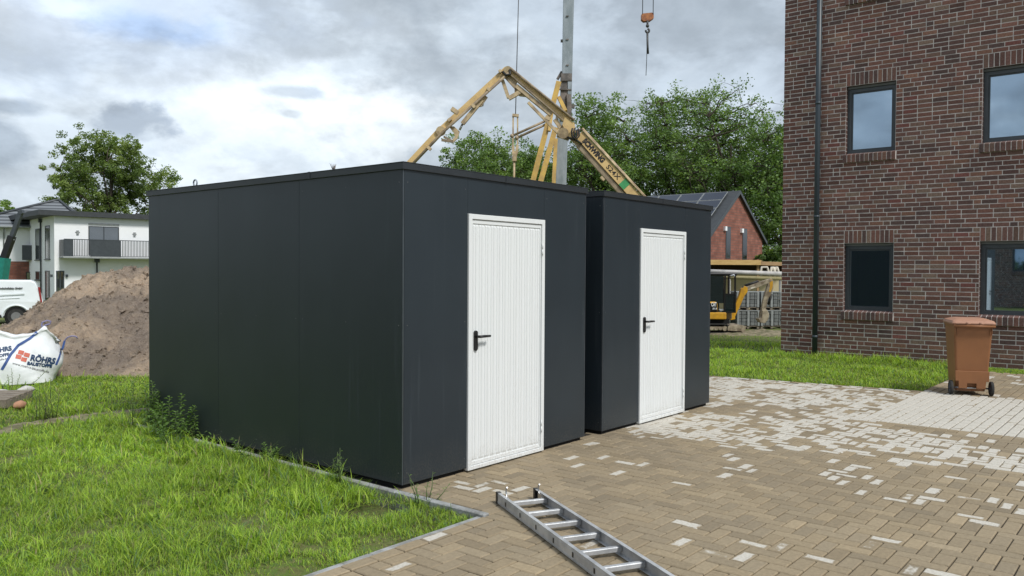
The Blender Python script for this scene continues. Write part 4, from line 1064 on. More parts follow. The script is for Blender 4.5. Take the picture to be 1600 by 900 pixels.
x, z = bpx(68, 512); loopstrap([(x, .45, z-.05), (x-.02, .43, z+.01), (x-.01, .42, z+.05), (x+.05, .42, z+.075), (x+.10, .43, z+.06), (x+.09, .44, z+.025), (x+.03, .45, z+.005), (x, .46, z-.02)], .010, 'strap_violet')
x, z = bpx(103, 536); loopstrap([(x-.01, .35, z-.07), (x+.01, .34, z+.0), (x+.04, .32, z+.04), (x+.10, .30, z+.06), (x+.15, .30, z+.05), (x+.17, .31, z+.02)], .010, 'strap_violet')
def bagtext(s, p0, p1, size, mat, bold=0):
    (x0, z0), (x1, z1) = bpx(*p0), bpx(*p1); d_ = Vector((x1-x0, 0, z1-z0))
    o = text('print', s, size, mat, bag, (x0, 0, z0), d_, (-.12, 0, 1), width=d_.length, bold=bold, depth=0)
    import bmesh
    bm = bmesh.new(); bm.from_mesh(o.data); bmesh.ops.triangulate(bm, faces=bm.faces); bmesh.ops.subdivide_edges(bm, edges=[e for e in bm.edges if e.calc_length() > .03], cuts=2, use_grid_fill=True)
    for v in bm.verts: v.co = onbag(v.co.x, v.co.z, .005)
    bm.to_mesh(o.data); bm.free(); return o
bagtext('RÖHRS', (46, 563.5), (86, 572), .115, 'ink_blue', .006)
bagtext('BAUSTOFFE', (41, 570), (81, 577.5), .062, 'ink_blue', .004)
bagtext('www.roehrs-baustoffe.de', (18, 568), (76, 586), .05, 'ink', 0)
bagtext('RÖHRS', (-16, 551), (18, 547), .085, 'ink_blue', .005)
bagtext('BAUSTOFFE', (-22, 559), (14, 555), .055, 'ink_blue', .003)
bagtext('roehrs-baustoffe.de', (-24, 566), (11, 560), .035, 'ink', 0)
b = MB()
for (cx_, cy_) in ((32, 551), (41, 555), (28, 557.5), (36.5, 562)):
    for du in range(1):
        x, z = bpx(cx_, cy_); s_ = .034; vs = []
        for j in range(5):
            for i in range(5):
                xx, zz2 = x+(i/4-.5)*2*s_, z+(j/4-.5)*2*s_*.8 - (i/4-.5)*.02 ; xx += (j/4-.5)*.015
                vs.append(onbag(xx, zz2, .0045))
        b.add(vs, [(j*5+i, j*5+i+1, j*5+i+6, j*5+i+5) for j in range(4) for i in range(4)], True)
b.build('logo', 'ink_red', bag)

# pallet remains and stones in the grass
pw = at(4, 417, 9.9); plt = thing('wooden_pallet', 'old weathered wooden pallet half hidden in the grass at the left edge', 'pallet', (pw.x, pw.y, 0), ba+R_(-20))
for i in range(5):
    b = MB(); b.box(-.6, .19, -.42+i*.17, -.42+i*.17+.12, .085, .105); b.build('board', 'old_wood', plt, bevel=.003)
for x in (-.55, -.2, .12):
    b = MB(); b.box(x, x+.07, -.42, .38, .0, .084); b.build('bearer', 'old_wood', plt, bevel=.003)
def rock(name, label, cat, p, r, sc, mat, seed):
    b = MB(); b.sphere((0, 0, 0), r, 9, sc); vs = []
    for v in b.v:
        k = 1 + .35*mn.fractal((v[0]*9+seed, v[1]*9, v[2]*9), .8, 2, 3); vs.append((v[0]*k, v[1]*k, v[2]*k + r*sc[2]*.5))
    b.v = vs; o = b.build(name, mat); o.location = p; tag(o, label, cat); return o
p = gp(40, 617); rock('stone', 'pale stone lying in the grass beside the pallet', 'stone', (p.x, p.y, .05), .085, (1.25, .8, .5), 'stone_white', 2)
p = gp(30, 640); rock('broken_brick', 'brown brick piece at the corner of the old pallet', 'brick', (p.x, p.y, .03), .06, (1.2, .9, .8), 'terracotta', 5)
p = gp(8, 622); b = MB(); b.tube([(p.x-.2, p.y+.1, .12), (p.x, p.y, .10), (p.x+.16, p.y-.1, .03)], .012, 6); tag(b.build('wooden_stick', 'stone_white'), 'pale thin stick leaning over the old pallet', 'stick')

# ------------------------------------------------------------------ self-erecting crane
D5 = 38.0
def PC(px, py, d_=0): return at(px, py, D5+d_)
ft = at(876, 417, D5)
crane = thing('construction_crane', 'tall crane with grey mast and yellow bracing rising behind the sheds', 'crane', (ft.x, ft.y, GZ), world=True)
pt = PC(887, 0) + (PC(887, 0)-PC(880, 190))*.45
lowp = PC(876, 300) + (PC(876, 300)-PC(879, 190))*1.25
b = MB(); b.bar(lowp, PC(879.5, 186), .47, .46, up=-_d); b.build('lower_mast', 'crane_grey', crane)
b = MB(); b.bar(PC(885, 165), pt, .44, .46, up=-_d, w2=.5, h2=.46); mast = b.build('upper_mast', 'crane_grey', crane)
b = MB()
for y in (28, 64, 104): b.bar(PC(884, y)-_d*.26, PC(888, y)-_d*.26, .05, .03, up=-_d)
b.bar(PC(876, 64), PC(881, 64), .1, .12); b.build('mast_fittings', 'crane_dark', mast)
b = MB(); b.bar(PC(884.5, 117), PC(884, 190), .5, .56, up=-_d); b.bar(PC(876, 128)-_d*.3, PC(893, 128)-_d*.3, .06, .1, up=-_d); b.bar(PC(873, 142)-_d*.3, PC(892, 143)-_d*.3, .06, .1, up=-_d)
b.bar(PC(888, 150)-_d*.32, PC(889, 186)-_d*.32, .2, .1, up=-_d); b.bar(PC(890, 165), PC(898, 167), .16, .12, up=-_d); b.bar(PC(868, 186), PC(890, 189), .3, .3, up=-_d)
b.bar(PC(871, 124), PC(878, 112), .12, .12, up=-_d)
b.build('mast_joint', 'crane_dark', crane)
b = MB(); b.bar(PC(889.5, 130)-_d*.31, PC(889.5, 163)-_d*.31, .18, .03, up=-_d); b.build('joint_plate', 'crane_grey', crane)
for (p0, p1, w_) in (((873, 128), (827, 305), .24), ((868, 200), (838, 308), .24), ((868.5, 217), (864, 310), .17), ((873, 152), (884, 174), .16), ((864, 165), (858, 205), .14)):
    b = MB(); b.bar(PC(p0[0], p0[1], -.5), PC(p1[0], p1[1], -.8), w_, w_, up=-_d); b.build('brace', 'crane_yellow', crane)
b = MB(); b.tube([PC(811, -30, -.5), PC(808, 80, -.5), PC(805.5, 180, -.5)], .022, 6); b.build('guy_rope', 'cable', crane)
b = MB(); b.bar(PC(800.5, 180, -.5), PC(810.5, 181, -.5), .12, .16, up=-_d)
for x in (801.8, 808.8): b.bar(PC(x, 180, -.5), PC(x-.3, 240, -.5), .07, .07, up=-_d)
b.bar(PC(801.5, 228, -.5), PC(803, 247, -.5), .12, .12, up=-_d); b.bar(PC(808.6, 228, -.5), PC(805, 247, -.5), .12, .12, up=-_d); b.bar(PC(803.8, 240, -.5), PC(803.8, 252, -.5), .2, .2, up=-_d)
b.tube([PC(803.6, 250, -.5), PC(802.8, 300, -.5)], .05, 8); b.build('tie_bracket', 'pump_beige', crane)
for (a_, c2_) in (((800, 212.5), (852, 189)), ((807.5, 215.5), (860, 191))):
    b = MB(); b.tube([PC(*a_, -.5), PC(*c2_, -.5)], .06, 8); b.sphere(PC(*a_, -.5), .1, 5); b.each('strut', 'pump_brown', crane)
# jib far above, carrying the hook block
jt = pt; je = PC(1012, -160, 0); je = Vector((je.x, je.y, jt.z)); jd = (je-jt).normalized(); jend = jt + jd*16; jb = jt - jd*4
b = MB(); up3 = Vector((0, 0, .9)); sd3 = jd.cross(Vector((0, 0, 1)))*.45
for (o_1) in (sd3, -sd3, up3): b.bar(jb+o_1, jend+o_1*.6, .08, .08)
for i in range(20):
    a_ = jb.lerp(jend, i/20); c2_ = jb.lerp(jend, (i+.5)/20); e_ = jb.lerp(jend, (i+1)/20)
    for s_ in (sd3, -sd3): b.bar(a_+s_, c2_+up3*.85, .04, .04); b.bar(c2_+up3*.85, e_+s_, .04, .04)
b.build('jib', 'crane_yellow', crane)
b = MB()
hk = PC(1012, 27)
for x in (1004, 1020.5):
    top_ = PC(x, 22); b.tube([top_, Vector((top_.x, top_.y, jt.z))], .018, 6)
b.build('hoist_rope', 'cable', crane)
b = MB(); q = [PC(1002.5, 22), PC(1004, 21), PC(1019, 19.5), PC(1021.5, 21), PC(1021.5, 28), PC(1016, 32), PC(1006, 33), PC(1002.5, 30)]
b.prism(q, _d*.25); hb = b.build('hook_block', 'hook_orange', crane)
b = MB(); b.tube([PC(1011.7, 32), PC(1011.7, 42)], .05, 8); b.sphere(PC(1011.7, 40.5), .085, 5)
hkpts = [PC(1011.7 + 2.6*math.sin(a), 48 - 2.9*math.cos(a)) for a in np.linspace(0, 5.0, 12)]; b.tube(hkpts, .05, 6); b.build('hook', 'cable', hb)
sl_ = MB(); sl_.tube([PC(1011.5, 50), PC(1011.8, 70), PC(1012.6, 84)], .05, 6); sl_.tube([PC(1011, 50), PC(1010.5, 90), PC(1009.3, 118)], .016, 5)
tag(sl_.build('lifting_sling', 'cable'), 'dark lifting sling hanging from the orange crane hook', 'sling')

# ------------------------------------------------------------------ concrete pump with folded boom
D6 = 33.0
def PP(zx, zy, d_=0): return at(620+zx/3.75, 80+zy/3.75, D6+d_)
tb = PP(1625, 1080); tb = Vector((tb.x, tb.y, GZ))
pump = thing('concrete_pump', 'cream concrete pump with folded boom lettered in black behind the sheds', 'concrete pump', tuple(tb), world=True)
U_ = -_d
k1 = D6/F_PX/3.75            # metres per zoom pixel
b = MB(); b.pb(PP(20, 720), PP(262, 462), .24, 36*k1, up=U_, h2=40*k1)
o = b.build('tip_arm', 'pump_cream', pump)
b = MB(); b.pb(PP(262, 462), PP(648, 112), .26, 34*k1, up=U_, h2=44*k1); arm = b.build('third_arm', 'pump_cream', pump)
b = MB(); b.tube([PP(20, 738, -.2), PP(262, 482, -.2), PP(655, 128, -.2)], .055, 8); b.build('delivery_pipe', 'pump_brown', arm)
b = MB()
for (a_, c_b) in (((300, 408), (318, 395)), ((180, 560), (200, 578)), ((440, 312), (458, 330)), ((530, 215), (548, 232)), ((600, 122), (612, 112))): b.pb(PP(*a_, -.2), PP(*c_b, -.2), .12, .12, up=U_)
b.pb(PP(322, 338), PP(362, 366), .3, .16, up=U_); b.each('bracket', 'pump_beige', arm)
b = MB(); b.pb(PP(500, 285, -.05), PP(385, 425, -.05), .16, .17, up=U_); b.pb(PP(520, 262), PP(480, 318), .1, .22, up=U_); b.build('cylinder', 'pump_beige', arm)
b = MB(); b.tube([PP(385, 428), PP(368, 462)], .05, 6); b.tube([PP(500, 280), PP(510, 300), PP(505, 320), PP(485, 325)], .025, 5); b.build('piston', 'bright_metal', arm)
b = MB(); b.prism([PP(305, 440), PP(335, 440), PP(368, 470), PP(355, 510), PP(330, 535), PP(318, 528), PP(340, 500), PP(335, 478)], _d*.12); b.build('link_plate', 'pump_beige', arm)
b = MB(); b.pb(PP(262, 520), PP(330, 530), .08, .10, up=U_); b.pb(PP(275, 500), PP(325, 525), .06, .06, up=U_); b.build('link_bar', 'pump_brown', arm)
b = MB(); b.tube([PP(258, 468, -.2), PP(258, 468, .2)], .2, 14); b.tube([PP(650, 112, -.2), PP(650, 112, .2)], .17, 14); b.each('pivot', 'pump_beige', arm)
# second arm
b = MB(); b.pb(PP(655, 112, .02), PP(1010, 410, .02), .28, 34*k1, up=U_, h2=46*k1); arm2 = b.build('second_arm', 'pump_cream', pump)
b = MB(); b.tube([PP(665, 100, -.2), PP(1040, 405, -.2)], .055, 8); b.pb(PP(660, 130, -.16), PP(1000, 425, -.16), .02, 8*k1, up=U_); b.build('delivery_pipe', 'pump_brown', arm2)
b = MB(); b.pb(PP(700, 205), PP(905, 372), .2, 24*k1, up=U_); b.build('lower_chord', 'pump_beige', arm2)
b = MB(); b.pb(PP(770, 300), PP(935, 470), .12, 16*k1, up=U_); b.build('cylinder', 'pump_beige', arm2)
b = MB()
for (a_, c_b, w_) in (((620, 172), (655, 275), .13), ((655, 278), (730, 235), .16), ((640, 150), (700, 215), .14), ((648, 130), (700, 190), .10)): b.pb(PP(*a_), PP(*c_b), w_, w_, up=U_)
b.prism([PP(690, 190), PP(740, 225), PP(760, 265), PP(720, 260), PP(690, 235)], _d*.15); b.each('link_bar', 'pump_beige', arm2)
b = MB(); b.prism([PP(985, 385, -.18), PP(1040, 420, -.18), PP(1050, 470, -.18), PP(1030, 515, -.18), PP(1005, 500, -.18), PP(970, 430, -.18)], _d*.36)
b.build('joint_plate', 'pump_cream', arm2)
b = MB()
for (a_, c_b) in (((925, 400), (985, 485)), ((935, 480), (1005, 430)), ((940, 490), (1010, 515)), ((900, 400), (870, 385)), ((955, 455), (1000, 500))): b.pb(PP(*a_), PP(*c_b), .14, .15, up=U_)
b.tube([PP(975, 480, -.2), PP(975, 480, .2)], .22, 12); b.each('elbow_link', 'pump_beige', arm2)
# first arm with lettering
b = MB(); a_, c_b = PP(1065, 492), PP(1520, 990)
b.pb(a_, c_b, .34, 50*k1, up=U_, h2=56*k1); arm1 = b.build('main_arm', 'pump_cream', pump)
ddir = (c_b-a_).normalized(); nup = ddir.cross(_d).normalized()
if nup.z < 0: nup = -nup
b = MB(); of_ = nup*(40*k1)
b.tube([a_+of_-_d*.1-ddir*.1, c_b+of_*1.08-_d*.1], .05, 8); b.tube([a_+of_*.8-_d*.2, c_b+of_*.9-_d*.2], .035, 8)
b.tube([PP(1075, 455), PP(1062, 470), PP(1060, 500), PP(1080, 505)], .05, 6)
b.build('delivery_pipe', 'pump_beige', arm1)
b = MB(); b.pb(a_-nup*(42*k1)+ddir*.3, c_b-nup*(48*k1), .24, 26*k1, up=U_); b.build('lower_chord', 'pump_brown', arm1)
b = MB(); b.pb(PP(1010, 500), PP(1210, 690), .1, .12, up=U_); b.pb(PP(1160, 640), PP(1220, 700), .2, .2, up=U_); b.pb(PP(1200, 752), PP(1238, 712), .2, .2, up=U_); b.build('cylinder', 'pump_beige', arm1)
b = MB()
for o2 in (0, 14): b.tube([PP(1030+o2, 452, -.3), PP(1024+o2, 470, -.32), PP(1028+o2, 500, -.32), PP(1042+o2, 512, -.32), PP(1055+o2, 495, -.32), PP(1052+o2, 465, -.3), PP(1066+o2, 458, -.25)], .04, 6)
b.tube([PP(620, 120, -.2), PP(640, 140, -.25), PP(665, 135, -.25), PP(660, 110, -.2)], .05, 6)
b.tube([PP(1000, 505, -.2), PP(1060, 525, -.2), PP(1085, 545, -.2)], .04, 6)
b.each('hose', 'hose_black', arm1)
sfc = -_d*.175
t0 = a_ + ddir*(42*k1) - nup*(13*k1) + sfc
text('lettering', 'SCHWING', 40*k1, 'ink', arm1, t0, ddir, nup, width=172*k1, bold=.016, depth=.006)
text('lettering', 'S24X', 38*k1, 'ink', arm1, t0+ddir*(205*k1), ddir, nup, width=102*k1, bold=.002, depth=.006)
gq = a_ + ddir*(372*k1)
b = MB(); b.pb(gq+sfc*1.02-nup*.0, gq+ddir*(42*k1)+sfc*1.02, .012, 52*k1, up=U_)
b.build('green_band', 'decal_green', arm1)
# turret, chassis (behind the far shed)
b = MB(); b.tube([(tb.x, tb.y, GZ+1.0), (tb.x, tb.y, GZ+2.2)], .55, 16); b.bar(Vector((tb.x, tb.y, GZ+2.2)), c_b, .5, .6, up=U_); b.build('turret', 'pump_cream', pump)
ax = hv
b = MB(); b.bar(Vector((tb.x, tb.y, GZ+.9))-ax*.8, Vector((tb.x, tb.y, GZ+.9))+ax*7, 1.0, .35); b.bar(Vector((tb.x, tb.y, GZ+1.6))+ax*.8, Vector((tb.x, tb.y, GZ+1.6))+ax*4.5, 1.8, .8); b.build('chassis', 'anthracite', pump)
b = MB(); b.bar(Vector((tb.x, tb.y, GZ+1.75))+ax*5.3, Vector((tb.x, tb.y, GZ+1.75))+ax*7.3, 2.2, 2.0); b.build('cab', 'truck_red', pump, bevel=.08)
for k in (0, 1.3, 5.8):
    for s_ in (-1, 1):
        c0 = Vector((tb.x, tb.y, GZ+.5))+ax*(k+.3)+hr*s_*.95; b = MB(); b.tube([c0, c0+hr*s_*.25], .5, 18); b.build('wheel', 'rubber', pump)

# ------------------------------------------------------------------ brick gable house with solar panels
D7 = 55.0
ap = at(1152.8, 297.9, D7)
gh = thing('house', 'red brick gabled house with solar panels on the roof beyond the excavator', 'house', (ap.x, ap.y, GZ), world=True)
yg = ap.y; nY = Vector((0, -1, 0))
def gg(px, py): q = hit(px, py, ap, nY); return q.x, q.z
xr, zr_ = gg(1192.4, 376); hwid = xr-ap.x; xl = ap.x-hwid; zl = zr_
top = ap.z-.12
b = MB(); b.prism([(xl+.15, yg, GZ), (xr-.15, yg, GZ), (xr-.15, yg, zr_), (ap.x, yg, top), (xl+.15, yg, zr_)], (0, 12, 0)); b.build('wall', 'brick_far', gh)
b = MB()
for s_ in (1, -1):
    ex = ap.x + s_*(hwid+.3); ez = zr_ - .3*(top-zr_)/hwid
    b.prism([(ap.x, yg-.18, ap.z), (ex, yg-.18, ez+.12), (ex, yg-.18, ez-.06), (ap.x, yg-.18, ap.z-.2)], (0, 12.4, 0))
rf = b.build('roof', 'roof_dark', gh)
b = MB()
for s_ in (1, -1):
    ex = ap.x + s_*(hwid+.3); ez = zr_ - .3*(top-zr_)/hwid
    b.prism([(ap.x, yg-.20, ap.z+.015), (ex, yg-.20, ez+.135), (ex, yg-.20, ez-.10), (ap.x, yg-.20, ap.z-.23)], (0, .03, 0))
b.build('verge', 'anthracite', rf)
sl_d = Vector((-(hwid), 0, -(top-zr_))).normalized(); nrm_ = Vector((-sl_d.z, 0, sl_d.x)); nrm_ = nrm_ if nrm_.z > 0 else -nrm_
for i in range(6):
    for j in range(3):
        o0 = Vector((ap.x, yg+.55+i*1.73, ap.z+.06)) + sl_d*(.35+j*1.06) + nrm_*.06
        b = MB(); b.prism([o0, o0+Vector((0, 1.68, 0)), o0+Vector((0, 1.68, 0))+sl_d*1.01, o0+sl_d*1.01], nrm_*.035); pn = b.build('solar_panel', 'wrap_grey', rf)
        o0 = o0 + nrm_*.037 + sl_d*.03 + Vector((0, .03, 0)); b = MB(); b.prism([o0, o0+Vector((0, 1.62, 0)), o0+Vector((0, 1.62, 0))+sl_d*.95, o0+sl_d*.95], nrm_*.004); b.build('solar_cells', 'solar', pn)
for (x0_, x1_, y0_, y1_) in ((1134, 1140.7, 353.6, 404), (1160, 1166.4, 357, 405.6)):
    a0, z1_ = gg(x0_, y0_); a1, z0_ = gg(x1_, y1_)
    f = MB(); f.box(a0, a1, yg-.03, yg-.002, z0_, z1_); wq = f.build('window', 'anthracite', gh)
    MB().box(a0+.06, a1-.06, yg-.036, yg-.031, z0_+.06, z1_-.06).build('pane', 'pane_dark', wq)
    MB().box(a0-.35, a0-.08, yg-.15, yg-.002, z1_-.3, z1_-.02).build('wall_lamp', 'render_white', gh)

# red-roofed house far right behind the shrubs
q = at(1222, 417, 80)
rh = thing('house', 'small far house with red roof peeping over the shrubs beside the brick building', 'house', (q.x, q.y, GZ), 0)
zt = (426-399)*80/F_PX + CAM.z - GZ
b = MB(); b.box(-1.5, 6, 0, 8, 0, zt-1.2); b.build('wall', 'render_white', rh)
b = MB(); b.prism([(-2.2, -.5, zt-1.3), (6.6, -.5, zt-1.3), (4.5, -.5, zt+.6), (.3, -.5, zt+.6)], (0, 9, 0)); b.build('roof', 'red_roof', rh)

# ------------------------------------------------------------------ bungalow shell with timber flat roof
D8 = 43.0
def P8(px, py): return at(px, py, D8)
c8 = P8(1189, 408)
sh8 = thing('building_shell', 'cream unfinished building with yellow timber roof edge behind the excavator', 'building', (c8.x, c8.y, GZ), math.atan2(vd.y, vd.x)+R_(2))
s8 = D8/F_PX
def z8(py): return (426-py)*s8 + CAM.z - GZ
b = MB(); b.box(-7, 0, 0, .08, z8(415.2), z8(407.5)); fas = b.build('fascia', 'timber', sh8)
b = MB(); b.box(.002, .07, .0, .12, z8(415.2), z8(407.7)); b.bar((.04, .15, z8(412.5)), (5.5, 5, z8(413.5)), .08, .20); b.build('side_fascia', 'timber_tan', sh8)
b = MB(); b.box(-7, .0, .09, 8, z8(414.5), z8(409)); b.prism([(0, .2, z8(415)), (5, 4.8, z8(415)), (5, 8, z8(415)), (0, 8, z8(415))], (0, 0, .12)); b.build('roof', 'timber_dark', sh8)
b = MB(); b.box(-6.8, 4, 2.6, 2.9, 0, z8(429)); b.box(-6.8, 4, 3.2, 3.4, 0, z8(415)); b.build('wall', 'cream_block', sh8)
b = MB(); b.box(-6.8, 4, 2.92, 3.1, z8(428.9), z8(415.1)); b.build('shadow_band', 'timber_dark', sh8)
for x in (-3.5, -.15):
    b = MB(); b.box(x, x+.12, .15, .27, 0, z8(415.1)); b.build('post', 'timber_tan', sh8)

# poles on trestles in front of it
D9 = 38.5
def P9(px, py): return at(px, py, D9)
rk = thing('pole_rack', 'long grey pole and greenish pipe resting level on trestles above the excavator', 'pole rack', (P9(1160, 417).x, P9(1160, 417).y, GZ), world=True)
b = MB(); b.tube([P9(1085, 423.5), P9(1226, 428)], .11, 10); b.build('pole', 'pole_grey', rk)
b = MB(); b.tube([P9(1085, 431.5), P9(1224, 435.5)], .09, 10); b.build('pipe', 'rust_pipe', rk)
for px in (1092, 1140, 1219):
    p_ = P9(px, 436); b = MB(); b.bar(Vector((p_.x, p_.y, GZ-.02)), Vector((p_.x, p_.y, p_.z+.32)), .09, .09); b.build('trestle_post', 'pole_grey', rk)
for (px, w_) in ((1194.5, 10), (1207, 4), (1213, 4)):
    b = MB(); a_ = P9(px-w_/2-1, 433); q0, q1, q2, q3 = P9(px-w_/2-.6, 425), P9(px-w_/2+.8, 417.5), P9(px+w_/2-.8, 417.5), P9(px+w_/2+1.5, 425)
    b.tube([a_, q0, q1, q2, q3, P9(px+w_/2+2, 433)], .055, 6); b.build('cradle', 'cradle_cream', rk)

# stacks of grey stone on pallets
D10 = 36.0
def stack(px, z0, nrow, dpt, wid, label):
    q = at(px, 426, D10+dpt)
    s_ = thing('stone_stack', label, 'stone stack', (q.x, q.y, z0), math.atan2(vd.y, vd.x)+R_(4), group='wrapped stacks of grey stone behind the excavator')
    b = MB(); rr = random.Random(int(px))
    nc = 5; cw = wid/nc
    for r in range(nrow):
        for k in range(nc):
            j_ = rr.uniform(-.012, .012); b.box(-wid/2+k*cw+.012, -wid/2+(k+1)*cw-.012, j_, .85, .13+r*.16+.012, .13+(r+1)*.16-.006)
    b.build('stones', 'grey_stone', s_)
    b = MB()
    for x in (-wid/2+.04, 0, wid/2-.04): b.box(x-.045, x+.045, -.03, -.02, .12, .13+nrow*.16)
    b.build('edge_boards', 'wrap_grey', s_)
    b = MB(); b.box(-wid/2, wid/2, -.02, .87, .13+nrow*.16, .13+nrow*.16+.035); b.build('cover', 'wrap_grey', s_)
    b = MB()
    for x in (-wid/2, -.05, wid/2-.1): b.box(x, x+.1, 0, .85, 0, .09)
    b.box(-wid/2, wid/2, 0, .85, .091, .12); b.build('pallet', 'old_wood', s_)
gz_ = -.85
stack(1170, gz_, 4, 0, 1.0, 'wrapped grey stone stack right beside the excavator boom, lowest tier')
stack(1207, gz_, 4, .2, 1.0, 'wrapped grey stone stack behind the excavator bucket, lowest tier')
stack(1169, gz_+.82, 4, .05, 1.0, 'upper wrapped grey stone stack behind the yellow excavator boom')
stack(1206, gz_+.82, 4, .25, .95, 'upper wrapped grey stone stack behind the excavator dipper arm')
stack(1141, gz_, 4, .3, .9, 'wrapped grey stone stack seen through the excavator cab')

# ------------------------------------------------------------------ mini excavator
D11 = 33.0; s11 = D11/F_PX; EZ = GZ
eo = at(1125, 426, D11)
ex = thing('mini_excavator', 'yellow and black mini excavator with its arm reaching right behind the sheds', 'excavator', (eo.x, eo.y, EZ), math.atan2(vd.y, vd.x))
def ep(px, py, y=0.0): return Vector(((px-1125)*s11, y, (425.7-py)*s11 + CAM.z - EZ))
def epz(zx, zy, y=0.0): return ep(1100+zx/6.923, 400+zy/6.923, y)
# tracks
for yy in (.0, 1.0):
    b = MB(); x0_, x1_ = ep(1098, 0).x, ep(1142, 0).x; hh = .40; r_ = hh/2
    prof_ = [(x1_-r_+r_*math.cos(a), yy, r_+r_*math.sin(a)) for a in np.linspace(-math.pi/2, math.pi/2, 8)] + [(x0_+r_-r_*math.cos(a), yy, r_+r_*math.sin(a)) for a in np.linspace(math.pi/2, -math.pi/2, 8)]
    inner = [(p_[0]*.93+.07*(x0_+x1_)/2, yy, .2+(p_[2]-.2)*.78) for p_ in prof_]
    b.ring(prof_, inner, (0, .25, 0)); tr_ = b.build('track', 'rubber', ex)
    b = MB()
    for k in range(5): xx = x0_+.2+k*(x1_-x0_-.4)/4; b.tube([(xx, yy+.02, .2), (xx, yy+.22, .2)], .10 if k in (0, 4) else .07, 12)
    b.box(x0_+.2, x1_-.2, yy+.05, yy+.2, .16, .28); b.build('track_frame', 'mini_worn', tr_)
b = MB(); xb = ep(1163, 0).x; b.prism([(x1_-.1, -.05, .12), (xb-.1, -.05, .10), (xb, -.05, .0), (xb+.1, -.05, .30), (xb-.05, -.05, .34), (x1_-.1, -.05, .30)], (0, 1.35, 0)); b.build('blade', 'mini_worn', ex)
# body
z1_ = ep(0, 489.5).z; z0_ = ep(0, 500.5).z
b = MB(); b.box(ep(1098, 0).x, ep(1136, 0).x, .0, 1.2, z0_, z1_); bd = b.build('body', 'mini_yellow', ex, bevel=.03)
b = MB(); b.box(ep(1098, 0).x, ep(1123, 0).x, .02, 1.18, z1_-.01, ep(0, 472).z); b.build('engine_cover', 'mini_yellow', ex, bevel=.12, seg=3)
b = MB(); b.box(ep(1110, 0).x, ep(1121, 0).x, .0, .018, ep(0, 488).z, ep(0, 475).z); pnl = b.build('badge_panel', 'black_plastic', ex)
text('lettering', 'CAT', .22, 'render_white', pnl, ep(1112, 479.8, -.004), (1, 0, 0), (0, 0, 1), width=.21, bold=.006, depth=.003)
text('lettering', '301.8', .10, 'render_white', pnl, ep(1114, 484.8, -.004), (1, 0, 0), (0, 0, 1), width=.17, bold=.002, depth=.003)
b = MB(); b.box(ep(1136, 0).x, ep(1147, 0).x, .25, .95, ep(0, 500).z, ep(0, 490).z); b.build('swing_frame', 'pump_brown', ex)
b = MB(); b.box(ep(1096, 0).x, ep(1142, 0).x, .15, 1.1, .38, z0_-.001); b.build('turntable', 'dark_gap', ex)
# cab: pillars, roof, panes
zr1 = ep(0, 427).z; zr0 = ep(0, 432.5).z
b = MB(); b.box(ep(1100, 0).x, ep(1153, 0).x, .05, 1.1, zr0, zr1); cab = b.build('cab_roof', 'black_plastic', ex, bevel=.05, seg=2)
b = MB()
for px in (1100, 1133, 1150):
    for yy in (.05, 1.04): b.bar(ep(px, 490, yy+.03), ep(px+(1 if px < 1140 else -.5), 431, yy+.03), .06, .07, up=(0, 1, 0))
b.bar(ep(1133, 461, .08), ep(1150, 461, .08), .04, .06); b.bar(ep(1100, 489, .08), ep(1150, 489, .08), .05, .06); b.build('cab_frame', 'black_plastic', ex)
b = MB(); b.box(ep(1102, 0).x, ep(1132, 0).x, .075, .085, ep(0, 475).z, zr0); b.build('side_pane', 'cab_glass', ex)
b = MB(); b.box(ep(1134, 0).x, ep(1149, 0).x, .075, .085, ep(0, 488).z, ep(0, 461.5).z); b.build('door_pane', 'cab_glass', ex)
b = MB(); b.box(ep(1104, 0).x, ep(1124, 0).x, .3, .8, z1_, ep(0, 455).z); b.build('seat', 'black_plastic', ex, bevel=.04)
b = MB(); b.tube([ep(1140, 433, .1), ep(1147, 431, -.05)], .05, 6); b.build('work_light', 'bright_metal', ex)
# boom
yb_ = .6
def lim(name, pts, w_, hs, mat):
    b = MB()
    for k in range(len(pts)-1): b.bar(epz(*pts[k], yb_), epz(*pts[k+1], yb_), w_, hs[k], up=(0, 1, 0), h2=None)
    for p_ in pts: b.tube([epz(*p_, yb_-w_/2), epz(*p_, yb_+w_/2)], .07, 10)
    return b
# the limbs: outline plates extruded across the machine
def plate(name, pts, w_, mat, par=ex):
    b = MB(); b.prism([epz(x_, y_, yb_-w_/2) for x_, y_ in pts], (0, w_, 0)); return b.build(name, mat, par, bevel=.015)
boom = plate('boom', [(345, 690), (330, 640), (370, 560), (425, 430), (440, 365), (480, 335), (515, 345), (515, 395), (480, 445), (430, 560), (390, 650), (370, 690)], .2, 'mini_yellow')
b2 = plate('boom_arm', [(480, 340), (520, 335), (640, 290), (745, 255), (790, 270), (745, 305), (640, 345), (530, 385), (505, 390)], .19, 'mini_worn')
plate('boom_decal', [(540, 352), (600, 335), (600, 352), (545, 372)], .20, 'cradle_cream', b2)
st_ = plate('dipper_arm', [(745, 255), (775, 245), (800, 280), (800, 350), (770, 430), (740, 480), (725, 560), (715, 600), (670, 600), (680, 520), (700, 430), (730, 340)], .17, 'mini_worn')
plate('dipper_cap', [(748, 262), (775, 252), (795, 285), (793, 340), (772, 400), (745, 400), (755, 330)], .175, 'mini_yellow', st_)
b = MB(); b.tube([epz(395, 560, yb_-.05), epz(470, 340, yb_-.05)], .05, 8); b.tube([epz(490, 330, yb_), epz(640, 280, yb_)], .05, 8); b.tube([epz(785, 420, yb_), epz(750, 540, yb_)], .055, 8); b.build('cylinder', 'hose_black', ex)
plate('bucket', [(670, 600), (720, 590), (745, 640), (735, 700), (700, 740), (650, 735), (625, 690), (660, 680)], .42, 'mini_worn')
